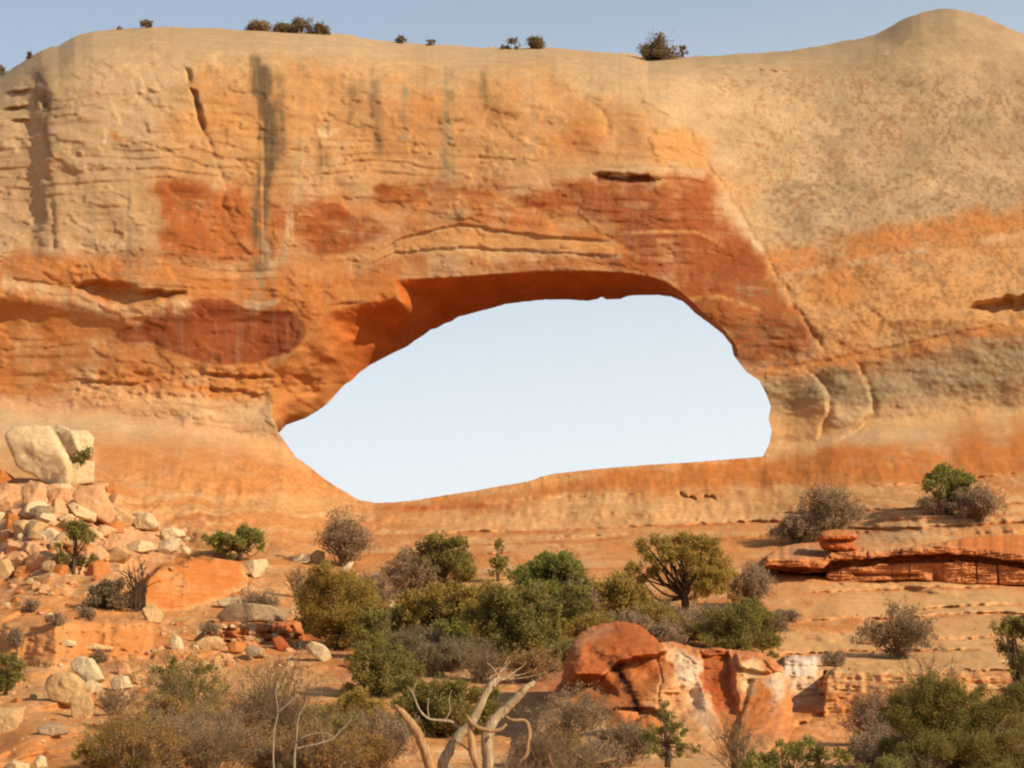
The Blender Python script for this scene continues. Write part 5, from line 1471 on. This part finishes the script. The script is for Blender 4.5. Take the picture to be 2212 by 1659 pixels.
P('desert_shrub', 'blue grey shrub right of the broad green juniper', 'shrub', 1258, 1350, 84, 82, 'grey', 'twig', 'twig', dens=1.1, nst=40, **SH)
P('desert_shrub', 'flat topped yellow green shrub left of the open crowned juniper', 'shrub', 1342, 1345, 156, 88, 'yellow', dens=0.75, extra=30, **SH)
P('juniper_tree', 'open crowned olive juniper with a thick dark twisting trunk', 'tree', 1478, 1334, 250, 186, 'yellow', style='tree', dens=1.15,
  lobes=[(-108, 100, 14), (-96, 84, 12), (-88, 156, 16), (-72, 136, 18), (-60, 170, 14), (-48, 150, 18), (-28, 166, 20), (-6, 176, 20), (10, 164, 18), (-40, 124, 18), (-16, 130, 18), (14, 136, 20), (40, 152, 18), (60, 156, 18), (80, 146, 16), (98, 128, 14), (34, 120, 20), (62, 122, 20), (86, 108, 16), (-62, 104, 14), (-4, 100, 16), (24, 92, 20), (52, 90, 20), (80, 84, 18), (106, 92, 12), (30, 64, 18), (60, 58, 18), (84, 56, 14), (-118, 78, 10)])
P('desert_shrub', 'grey leaved shrub right of the open crowned juniper', 'shrub', 1622, 1312, 78, 76, 'grey', 'twig', 'twig', dens=1.2, nst=40, **SH)
P('desert_shrub', 'wide dark green bush drooping over the right end of the outcrop', 'shrub', 1600, 1408, 190, 104, 'green', dens=0.95, extra=20,
  lobes=[(-80, 50, 18), (-60, 70, 18), (-34, 84, 20), (-6, 88, 22), (24, 84, 20), (46, 66, 20), (60, 44, 18), (68, 22, 15), (74, 0, 13), (78, -20, 10), (-50, 40, 22), (-16, 56, 24), (20, 50, 24), (-30, 20, 20), (8, 20, 22), (40, 22, 18), (-70, 22, 16)], **SH)
P('desert_shrub', 'low grey shrub behind the top of the red outcrop', 'shrub', 1440, 1400, 96, 44, 'grey', 'twig', 'twig', dens=1.2, nst=30, **SH)
P('desert_shrub', 'grey brush at the foot of the open crowned juniper', 'shrub', 1530, 1384, 96, 42, 'grey', 'twig', 'twig', dens=1.2, nst=30, **SH)
P('desert_shrub', 'golden shrub by the trunk of the open crowned juniper', 'shrub', 1408, 1346, 46, 34, 'gold', dens=0.9, **SH)
P('desert_shrub', 'golden shrub right of the thick twisting trunk', 'shrub', 1548, 1344, 70, 44, 'olive', dens=0.8, **SH)
P('desert_shrub', 'small golden tuft between grey shrubs above the outcrop', 'shrub', 1506, 1364, 36, 26, 'gold', dens=0.8, **SH)
P('desert_shrub', 'tall orange tinged shrub behind the grey leaved one', 'shrub', 1590, 1318, 54, 70, 'olive', dens=0.7, **SH)
P('desert_shrub', 'mauve dead brush under the large yellow green bush', 'shrub', 846, 1402, 120, 64, None, 'mauve', 'twig', nst=40, **SH)
P('desert_shrub', 'purplish dry brush left of the forked juniper trunk', 'shrub', 912, 1420, 104, 62, 'dark', 'mauve', 'twig', dens=0.3, nst=36, **SH)
P('desert_shrub', 'pale grey dry brush in front of the forked juniper', 'shrub', 1034, 1474, 130, 86, None, 'twig', 'twig', nst=44, **SH)
P('desert_shrub', 'dark dry brush right of the forked juniper', 'shrub', 950, 1462, 110, 66, 'dark', 'mauve', 'twig', dens=0.7, nst=36, **SH)
P('juniper_tree', 'dark green juniper bush left of the bleached dead tree', 'tree', 830, 1502, 190, 120, 'green', style='bush', dens=1.15,
  lobes=[(-40, 96, 20), (-10, 104, 22), (16, 92, 22), (40, 80, 20), (-58, 70, 20), (-28, 68, 24), (4, 62, 26), (38, 52, 24), (68, 50, 18), (-70, 40, 18), (-40, 34, 24), (-4, 26, 26), (34, 20, 24), (-84, 14, 14), (-60, 10, 18)])
P('juniper_tree', 'shadowy green juniper directly behind the bleached dead tree', 'tree', 960, 1592, 250, 130, 'green', style='bush', dens=1.1, extra=14,
  lobes=[(-100, 100, 22), (-70, 112, 24), (-40, 104, 24), (-6, 96, 24), (30, 92, 24), (66, 84, 22), (100, 84, 20), (-96, 66, 24), (-60, 68, 28), (-22, 60, 28), (18, 56, 28), (56, 50, 26), (94, 48, 22), (-70, 28, 26), (-30, 22, 26), (20, 18, 26), (70, 14, 22)])
P('desert_shrub', 'mustard yellow rounded bush beside the grey brush pile', 'shrub', 780, 1618, 112, 122, 'yellow', dens=1.2,
  lobes=[(-30, 104, 18), (0, 110, 18), (26, 96, 20), (40, 72, 18), (44, 46, 16), (-10, 80, 24), (16, 66, 24), (-36, 70, 18), (20, 34, 20), (-12, 40, 22), (0, 12, 18)], **SH)

NEAR = 'brush along the bottom of the view'
P = lambda *a, **k: plant(*a, group=NEAR, **k)
P('desert_shrub', 'straggly green topped brush right of the cream boulders', 'shrub', 395, 1580, 210, 150, 'green', 'twig', 'twig', dens=0.5, nst=46, lobes=[(-60, 132, 16), (-20, 140, 18), (30, 128, 16), (60, 132, 14), (-40, 104, 18), (0, 100, 18), (44, 96, 16), (-20, 66, 18), (24, 70, 16)], **SH)
P('desert_shrub', 'dense green brown scrub at the lower left', 'shrub', 285, 1706, 210, 165, 'olive', 'twig', 'twig', dens=1.0, nst=46, lobes=[(-50, 70, 22), (-20, 90, 22), (-60, 36, 20), (-30, 50, 22), (10, 60, 20), (40, 80, 18), (20, 24, 22)], **SH)
P('bare_shrub', 'wide grey brush with many curved dry twigs at the bottom left', 'shrub', 450, 1690, 240, 160, 'grey', 'twig', 'twig', dens=0.3, nst=46, thick=1.2, **SH)
P('bare_shrub', 'upright grey brown brush topped by a fan of dry twigs', 'shrub', 600, 1640, 210, 200, 'dark', 'mauve', 'twig', dens=0.25, nst=46, thick=1.1, **SH)
P('desert_shrub', 'olive green scrub inside the grey brush pile', 'shrub', 560, 1630, 110, 100, 'olive', dens=0.6, extra=16, **SH)
P('desert_shrub', 'dry brownish scrub under the pale forked branch', 'shrub', 690, 1700, 190, 130, 'olive', 'twig', 'twig', dens=0.7, nst=46, **SH)
P('desert_shrub', 'mauve brush above the sand at the lower left', 'shrub', 245, 1545, 120, 60, None, 'mauve', 'twig', nst=30, **SH)
P('desert_shrub', 'pale dry grass and twigs at the foot of the outcrop', 'shrub', 1235, 1600, 180, 100, 'grey', 'twig', 'twig', dens=0.3, nst=46, thick=0.8, **SH)
P('desert_shrub', 'mauve twigs right of the bleached dead tree', 'shrub', 1180, 1680, 190, 100, None, 'mauve', 'twig', nst=46, thick=0.8, **SH)
P('desert_shrub', 'grey brush below the brown slab of the outcrop', 'shrub', 1345, 1640, 150, 90, None, 'twig', 'twig', nst=40, thick=0.8, **SH)
P('pinyon_tree', 'young green pinyon in front of the pale outcrop flank', 'tree', 1442, 1642, 116, 128, 'bright', style='tree', dens=1.1,
  lobes=[(-6, 114, 11), (6, 98, 13), (-16, 92, 12), (-34, 70, 14), (-12, 72, 16), (18, 76, 14), (32, 60, 12), (-44, 48, 12), (-18, 48, 16), (10, 46, 18), (44, 30, 13), (58, 22, 10), (-30, 24, 16), (0, 18, 18), (26, 14, 14)])
P('bare_shrub', 'mauve leafless shrub in front of the white stained rock', 'shrub', 1590, 1668, 118, 112, None, 'mauve', 'twig', nst=34, thick=0.9, **SH)
P('desert_shrub', 'low bright green shrub along the bottom edge right of centre', 'shrub', 1715, 1690, 240, 96, 'bright', dens=1.0, extra=14,
  lobes=[(-100, 40, 18), (-76, 60, 16), (-50, 50, 18), (-26, 70, 16), (4, 62, 18), (24, 84, 14), (48, 66, 18), (80, 56, 16), (104, 44, 14), (-60, 24, 20), (-10, 30, 22), (40, 30, 22), (90, 22, 18)], **SH)
P('desert_shrub', 'grey shrub left of the big dark bush in the corner', 'shrub', 1888, 1612, 116, 104, 'grey', 'mauve', 'twig', dens=0.6, nst=46, **SH)
P('desert_shrub', 'pale sage tuft under the grey shrub by the corner bush', 'shrub', 1880, 1668, 104, 62, 'grey', 'twig', 'twig', dens=1.0, nst=40, **SH)
P('juniper_tree', 'big dark green juniper filling the bottom right corner', 'tree', 2085, 1704, 370, 240, 'green', style='bush', dens=1.2, extra=10,
  lobes=[(-150, 150, 28), (-120, 190, 28), (-84, 212, 30), (-44, 204, 30), (-6, 196, 30), (-160, 100, 28), (-120, 130, 34), (-76, 150, 36), (-30, 146, 36), (14, 150, 34), (60, 160, 32), (104, 180, 32), (130, 200, 28), (-130, 70, 34), (-80, 86, 38), (-26, 80, 38), (28, 88, 38), (80, 100, 38), (126, 130, 36), (-90, 36, 36), (-20, 28, 38), (50, 36, 38), (120, 60, 38), (30, 196, 20), (60, 206, 18)])
P('juniper_tree', 'tall ragged juniper cut by the right frame edge', 'tree', 2220, 1590, 150, 260, 'green', style='tree', dens=1.1,
  lobes=[(-60, 232, 14), (-40, 244, 14), (-16, 248, 18), (14, 252, 20), (-46, 214, 10), (-20, 222, 16), (10, 222, 22), (-22, 190, 16), (8, 186, 22), (-16, 156, 16), (14, 150, 22), (-44, 138, 9), (-10, 120, 16), (-30, 96, 18), (10, 90, 24), (-50, 70, 18), (-10, 60, 24)])
RIGHT = 'shrubs on the bare slickrock of the right slope'
P = lambda *a, **k: plant(*a, group=RIGHT, **k)
P('desert_shrub', 'grey shrub mixed with green sprigs above the mushroom shaped rock', 'shrub', 1795, 1166, 130, 108, 'grey', 'twig', 'twig', dens=0.8, nst=46, extra='green', lobes=[(-34, 84, 12), (-20, 72, 12), (-28, 58, 10), (40, 56, 9), (10, 66, 8)], **SH)
P('desert_shrub', 'low grey shrub trailing left behind the end of the layered ledge', 'shrub', 1722, 1176, 86, 56, 'grey', 'twig', 'twig', dens=0.9, nst=36, **SH)
P('juniper_tree', 'lone bushy green juniper on bare rock at the right', 'tree', 2050, 1112, 116, 106, 'bright', style='tree', dens=1.1,
  lobes=[(-42, 62, 14), (-38, 84, 13), (-16, 92, 15), (8, 94, 15), (30, 86, 15), (46, 66, 14), (-20, 70, 18), (6, 72, 18), (26, 60, 16), (-30, 46, 13), (0, 46, 16), (20, 34, 14), (4, 18, 12), (44, 46, 10)])
P('desert_shrub', 'rounded grey shrub at the right foot of the lone green juniper', 'shrub', 2116, 1122, 94, 56, 'grey', 'mauve', 'twig', dens=0.8, nst=46, **SH)
P('desert_shrub', 'sparse grey shrub at the left foot of the lone green juniper', 'shrub', 2014, 1112, 50, 34, 'grey', 'mauve', 'twig', dens=0.5, nst=20, **SH)
P('desert_shrub', 'dark grey green shrub with a mauve middle alone on the lower right rock', 'shrub', 1945, 1424, 154, 100, 'dark', 'mauve', 'twig', dens=0.5, nst=46, extra='dark', lobes=[(-58, 52, 13), (-46, 70, 11), (-36, 40, 14), (36, 66, 13), (46, 48, 14), (26, 40, 14), (-14, 22, 16), (14, 20, 16), (60, 34, 10)], **SH)
P('bare_shrub', 'leafless reddish shrub with upright twigs above the corner bush', 'shrub', 2010, 1530, 180, 110, None, 'mauve', 'twig', nst=22, thick=1.1, fine=3, **SH)
P('desert_shrub', 'grey tuft on the rock crack below the dark shrub', 'shrub', 1800, 1440, 50, 24, 'grey', 'twig', 'twig', dens=0.8, nst=16, **SH)
P('desert_shrub', 'small grey tuft right of the wide drooping bush', 'shrub', 1700, 1342, 50, 18, 'grey', 'twig', 'twig', dens=0.8, nst=16, **SH)


rng = np.random.default_rng(15)
FILL = [
    ('dry grey brown brush plant in the dense brush pile at the bottom left', 'brush pile at the bottom left', (215, 1600, 840, 1700), 18, (110, 180), (70, 120), ['olive', 'yellow', 'grey', None, 'dark', 'olive', 'green']),
    ('low dark dry shrub on the shaded floor of the hollow below the arch', 'dry shrubs on the floor of the hollow', (850, 1370, 1235, 1480), 12, (70, 115), (38, 62), ['dark', 'yellow', 'green', 'olive']),
    ('low pale dry shrub along the bottom edge below the red outcrop', 'dry shrubs below the outcrop', (1110, 1620, 1380, 1730), 8, (80, 140), (45, 80), ['grey', None, 'olive']),
    ('low grey green shrub in the band of scrub behind the red outcrop', 'scrub behind the outcrop', (1260, 1335, 1660, 1398), 12, (60, 110), (28, 48), ['grey', 'yellow', 'grey', 'dark']),
    ('low green brown scrub plant under the juniper in the bottom right corner', 'scrub in the bottom right corner', (1860, 1640, 2230, 1730), 7, (90, 150), (60, 90), ['dark', 'grey', 'olive']),
]
FILL += [
    ('small olive green juniper bush filling a gap of the central thicket', 'small junipers filling the central thicket', (690, 1340, 1280, 1430), 11, (90, 140), (70, 110), ['green', 'yellow', 'bright', 'green'], 'bush'),
    ('green scrub plant amid the brush pile at the bottom left', 'green scrub in the brush pile', (215, 1590, 760, 1690), 8, (80, 130), (70, 110), ['green', 'yellow', 'olive', 'bright'], 'bush'),
    ('dark green scrub plant at the lower right edge of the view', 'green scrub at the lower right', (1840, 1640, 2240, 1720), 5, (90, 130), (70, 100), ['green', 'bright'], 'bush'),
]
for lb, gp, (x0, y0, x1, y1), n, ws, hs, lf, *st_ in FILL:
    for k in range(n):
        x = x0 + (x1 - x0) * (k + rng.uniform(0.1, 0.9)) / n
        plant('desert_shrub', lb, 'shrub', x, rng.uniform(y0, y1), rng.uniform(*ws), rng.uniform(*hs), lf[int(rng.integers(len(lf)))], ['twig', 'mauve', 'silver'][int(rng.integers(3))], st_[0] if st_ else 'twig', dens=0.7, nst=40, group=gp, **SH)


# ------------------------------------------------------------------ gravel and dry grass on the slope
def scatter(zones, rng):
    xs, ys = [], []
    for x0, y0, x1, y1, n in zones:
        x, y = rng.uniform(x0, x1, n), rng.uniform(y0, y1, n)
        k = fbm(x / 70, y / 30, seed=171, oct=3) > -0.25
        xs.append(x[k]); ys.append(y[k])
    x, y = np.concatenate(xs), np.concatenate(ys)
    Y = depth(x, y)
    return unproject(x, y, Y), qscale(Y)


rng = np.random.default_rng(21)
for nm, zn, mt in (('gravel', [(0, 1080, 420, 1660, 900), (300, 1320, 700, 1450, 500), (600, 1360, 1250, 1660, 220)], 'pink'),
                   ('gravel', [(0, 1080, 420, 1660, 700), (300, 1320, 700, 1450, 400), (600, 1300, 1250, 1660, 120), (1640, 1280, 2212, 1620, 40)], 'cream')):
    P0, S0 = scatter(zn, rng)
    d, Fc = ico(1)
    n = len(P0)
    sz = (S0 * (0.9 + 3.2 * rng.uniform(0, 1, n) ** 3))[:, None, None]
    V = P0[:, None] + d[None] * sz * rng.uniform(0.55, 1.15, (n, len(d), 1)) * np.array([1.2, 1.0, 0.75])
    Fa = (Fc[None] + (np.arange(n) * len(d))[:, None, None]).reshape(-1, 3)
    tag(mesh_np(nm, V.reshape(-1, 3), Fa, M_ROCK[mt], smooth=False), 'loose pinkish gravel strewn over the slope' if mt == 'pink' else 'loose pale gravel strewn over the slope', 'gravel', kind='stuff')

P0, S0 = scatter([(200, 1440, 900, 1680, 420), (640, 1340, 1260, 1480, 420), (1100, 1560, 1720, 1680, 150), (1240, 1330, 1660, 1400, 160), (1650, 1330, 2212, 1660, 70), (0, 1200, 420, 1660, 140)], rng)
nb = 12
B = np.repeat(P0, nb, 0); Sb = np.repeat(S0, nb)[:, None]
n = len(B)
dr = rng.normal(size=(n, 3)) * np.array([0.5, 0.5, 0.15]) + np.array([0, 0, 1.0]); dr /= np.linalg.norm(dr, axis=1)[:, None]
L = Sb * rng.uniform(4, 13, n)[:, None]
sd = np.cross(dr, rng.normal(size=(n, 3))); sd /= np.linalg.norm(sd, axis=1)[:, None]
a = B + rng.normal(size=(n, 3)) * Sb * np.array([2.5, 2.5, 0.2])
V = np.stack([a - sd * Sb * 0.45, a + sd * Sb * 0.45, a + dr * L + sd * Sb * 0.15, a + dr * L - sd * Sb * 0.15], 1).reshape(-1, 3)
M_GRASS = leaf_mat('dry_grass', (0.14, 0.088, 0.042), (0.30, 0.21, 0.105), 0.3)
tag(mesh_np('dry_grass', V, np.arange(n * 4).reshape(n, 4), M_GRASS, smooth=False), 'dry straw coloured grass between the shrubs', 'grass', kind='stuff')


# ------------------------------------------------------------------ bleached dead tree
def dead_tree():
    Y0 = 60.0
    s = qscale(Y0)
    base = unproject(1000, 1760, Y0)
    root = tag(empty('dead_tree', base), 'bleached dead juniper with broken stubs and curling bare branches', 'dead tree')
    rng = np.random.default_rng(77)

    def br(name, pts, mat, sides=12, rough=0.11, k=6):
        P3 = np.array([unproject(x, y, Y0 + d) - base for x, y, r, d in pts])
        p, r = smooth_path(P3, [q[2] * s * 0.78 for q in pts], k)
        if len(p) > 3: p[1:-1] += rng.normal(size=(len(p) - 2, 3)) * r[1:-1, None] * 0.06
        V, F_ = tube(p, r, sides, rng, rough)
        return mesh_np(name, V, F_, M_WOOD[mat], root)

    br('trunk', [(975, 1790, 30, 0.3), (975, 1720, 24, 0.2), (958, 1660, 17, 0), (966, 1630, 15, 0), (990, 1592, 14, 0), (1012, 1572, 13, 0), (1032, 1538, 11, 0), (1046, 1506, 10, 0), (1060, 1480, 9.5, 0), (1076, 1462, 8, 0.05)], 'bleached')
    br('branch', [(1064, 1484, 6, 0), (1078, 1470, 5, 0), (1092, 1466, 4, 0), (1100, 1462, 2.5, 0)], 'bleached', 8)
    for pts in ([(1074, 1466, 4.5, 0), (1080, 1452, 2.4, 0), (1092, 1440, 1.8, .1), (1102, 1428, 1, .1)], [(1076, 1462, 3, 0), (1070, 1450, 1.8, -.1), (1060, 1438, 1.2, -.1), (1050, 1430, 0.8, -.1)],
                [(1082, 1450, 1.8, .1), (1092, 1432, 1.2, .2), (1098, 1420, 0.8, .2)], [(1092, 1466, 2.5, 0), (1110, 1452, 1.6, .1), (1128, 1440, 1.1, .2), (1136, 1430, 0.7, .2)],
                [(1085, 1470, 2, .1), (1115, 1466, 1.3, .1), (1150, 1460, 1, .2), (1180, 1452, 0.7, .2)], [(1100, 1462, 1.6, 0), (1130, 1456, 1.1, .1), (1160, 1444, 0.7, .1)]):
        br('twig', pts, 'bleached', 5, 0.0, 4)
    br('branch', [(1062, 1790, 22, -0.2), (1060, 1700, 17, -0.2), (1054, 1640, 15, -0.2), (1052, 1600, 15, -0.2), (1060, 1565, 14, -0.2), (1082, 1540, 13, -0.2), (1108, 1514, 12, -0.25), (1132, 1490, 10.5, -0.3), (1150, 1476, 8, -0.3), (1156, 1473, 4, -0.3)], 'bleached', 12)
    br('branch', [(960, 1790, 20, -0.5), (942, 1700, 16, -0.5), (928, 1652, 13, -0.5), (914, 1610, 12, -0.5), (896, 1572, 11, -0.5), (876, 1546, 10, -0.5), (862, 1532, 8, -0.5), (852, 1524, 4, -0.5)], 'rusty', 12)
    br('branch', [(1046, 1720, 12, -0.5), (1034, 1660, 10, -0.5), (1022, 1634, 9, -0.5), (1018, 1600, 9.5, -0.5), (1016, 1574, 9, -0.45), (1012, 1552, 5, -0.4), (1006, 1542, 2, -0.4)], 'rusty', 9)
    br('branch', [(1014, 1556, 5, -0.5), (1030, 1570, 5.5, -0.55), (1056, 1578, 6, -0.6), (1080, 1576, 5, -0.6), (1094, 1564, 3, -0.6)], 'rusty', 8)
    br('branch', [(1092, 1548, 5, -0.3), (1106, 1556, 4.5, -0.4), (1130, 1556, 4.5, -0.4), (1140, 1564, 5, -0.4), (1144, 1585, 5, -0.4), (1140, 1608, 4.5, -0.4), (1138, 1630, 4.5, -0.4), (1124, 1644, 4.5, -0.4), (1112, 1664, 5, -0.4), (1100, 1700, 6, -0.4)], 'rusty', 8, k=4)
    br('branch', [(1086, 1740, 10, -0.1), (1090, 1680, 8, -0.1), (1097, 1645, 5.5, -0.1), (1104, 1612, 1.2, -0.1)], 'bleached', 8)
    br('branch', [(1180, 1720, 9, 0.2), (1200, 1670, 7, 0.2), (1218, 1648, 7, 0.2), (1234, 1634, 6.5, 0.2), (1246, 1632, 6, 0.2), (1262, 1642, 5.5, 0.2), (1280, 1648, 5, 0.2), (1306, 1644, 4.5, 0.2), (1330, 1638, 2.5, 0.2)], 'rusty', 8)
    br('twig', [(1276, 1646, 2.5, 0.2), (1290, 1626, 2, 0.2), (1304, 1606, 1.5, 0.3), (1316, 1596, 0.8, 0.3)], 'rusty', 5, 0, 4)
    br('branch', [(1210, 1690, 5, 0.4), (1196, 1660, 4, 0.4), (1188, 1640, 3.5, 0.4), (1186, 1626, 2, 0.4)], 'rusty', 6)
    br('branch', [(1000, 1580, 5, 0.3), (976, 1560, 4, 0.3), (950, 1556, 3.6, 0.3), (926, 1552, 3.4, 0.3), (908, 1536, 3, 0.3), (898, 1514, 2.4, 0.3), (892, 1496, 1.6, 0.3)], 'bleached', 6)
    for pts in ([(896, 1508, 2, .3), (888, 1492, 1.4, .3), (880, 1484, 0.8, .3)], [(893, 1496, 1.8, .3), (896, 1480, 1.2, .3), (904, 1470, 0.8, .3)], [(926, 1552, 2, .3), (924, 1530, 1.5, .3), (926, 1508, 1, .3)],
                [(960, 1557, 2, .3), (972, 1536, 1.4, .3), (970, 1510, 1, .3), (976, 1490, 0.7, .3)], [(1040, 1650, 4, -.3), (1000, 1610, 3, -.2), (960, 1596, 2, -.2)]):
        br('twig', pts, 'bleached', 5, 0, 4)


def bare_branch():
    Y0 = 59.0
    s = qscale(Y0)
    base = unproject(640, 1720, Y0)
    root = tag(empty('bare_shrub', base), 'pale forked leafless branch rising from the grey brush pile', 'dead shrub')
    rng = np.random.default_rng(78)
    def br(name, pts):
        P3 = np.array([unproject(x, y, Y0 + d) - base for x, y, r, d in pts])
        p, r = smooth_path(P3, [q[2] * s * 0.55 for q in pts], 5)
        V, F_ = tube(p, r, 6, rng, 0.08)
        mesh_np(name, V, F_, M_WOOD['silver'], root)
    br('trunk', [(640, 1740, 6, 0), (636, 1680, 5.2, 0), (636, 1640, 4.8, 0), (640, 1600, 4, 0), (642, 1570, 3, 0), (646, 1546, 2.2, 0), (656, 1528, 1.6, .1), (664, 1506, 1.2, .1)])
    br('branch', [(638, 1618, 4, 0), (660, 1612, 3.6, 0), (690, 1606, 3.4, 0), (718, 1596, 3.2, 0), (736, 1578, 2.8, 0), (752, 1562, 2.4, 0), (762, 1546, 1.6, 0)])
    br('branch', [(640, 1606, 3, 0), (652, 1594, 2.6, -.1), (680, 1584, 2.4, -.1), (706, 1584, 2, -.1), (720, 1592, 1.4, 0)])
    br('branch', [(600, 1540, 2.6, .2), (622, 1520, 2.6, .2), (640, 1504, 2.2, .2), (652, 1480, 1.8, .2), (664, 1464, 1.4, .2), (682, 1444, 0.9, .2)])
    br('branch', [(596, 1700, 4, .2), (590, 1640, 3.5, .2), (592, 1580, 3, .2), (600, 1540, 2.6, .2), (596, 1500, 1.8, .2), (600, 1470, 1.2, .2)])
    br('twig', [(652, 1480, 1.4, .2), (650, 1462, 1, .2), (656, 1448, 0.7, .2)])
    br('twig', [(700, 1604, 1.8, 0), (694, 1580, 1.4, 0), (684, 1566, 1.1, 0), (690, 1548, 0.8, 0)])


dead_tree()
bare_branch()
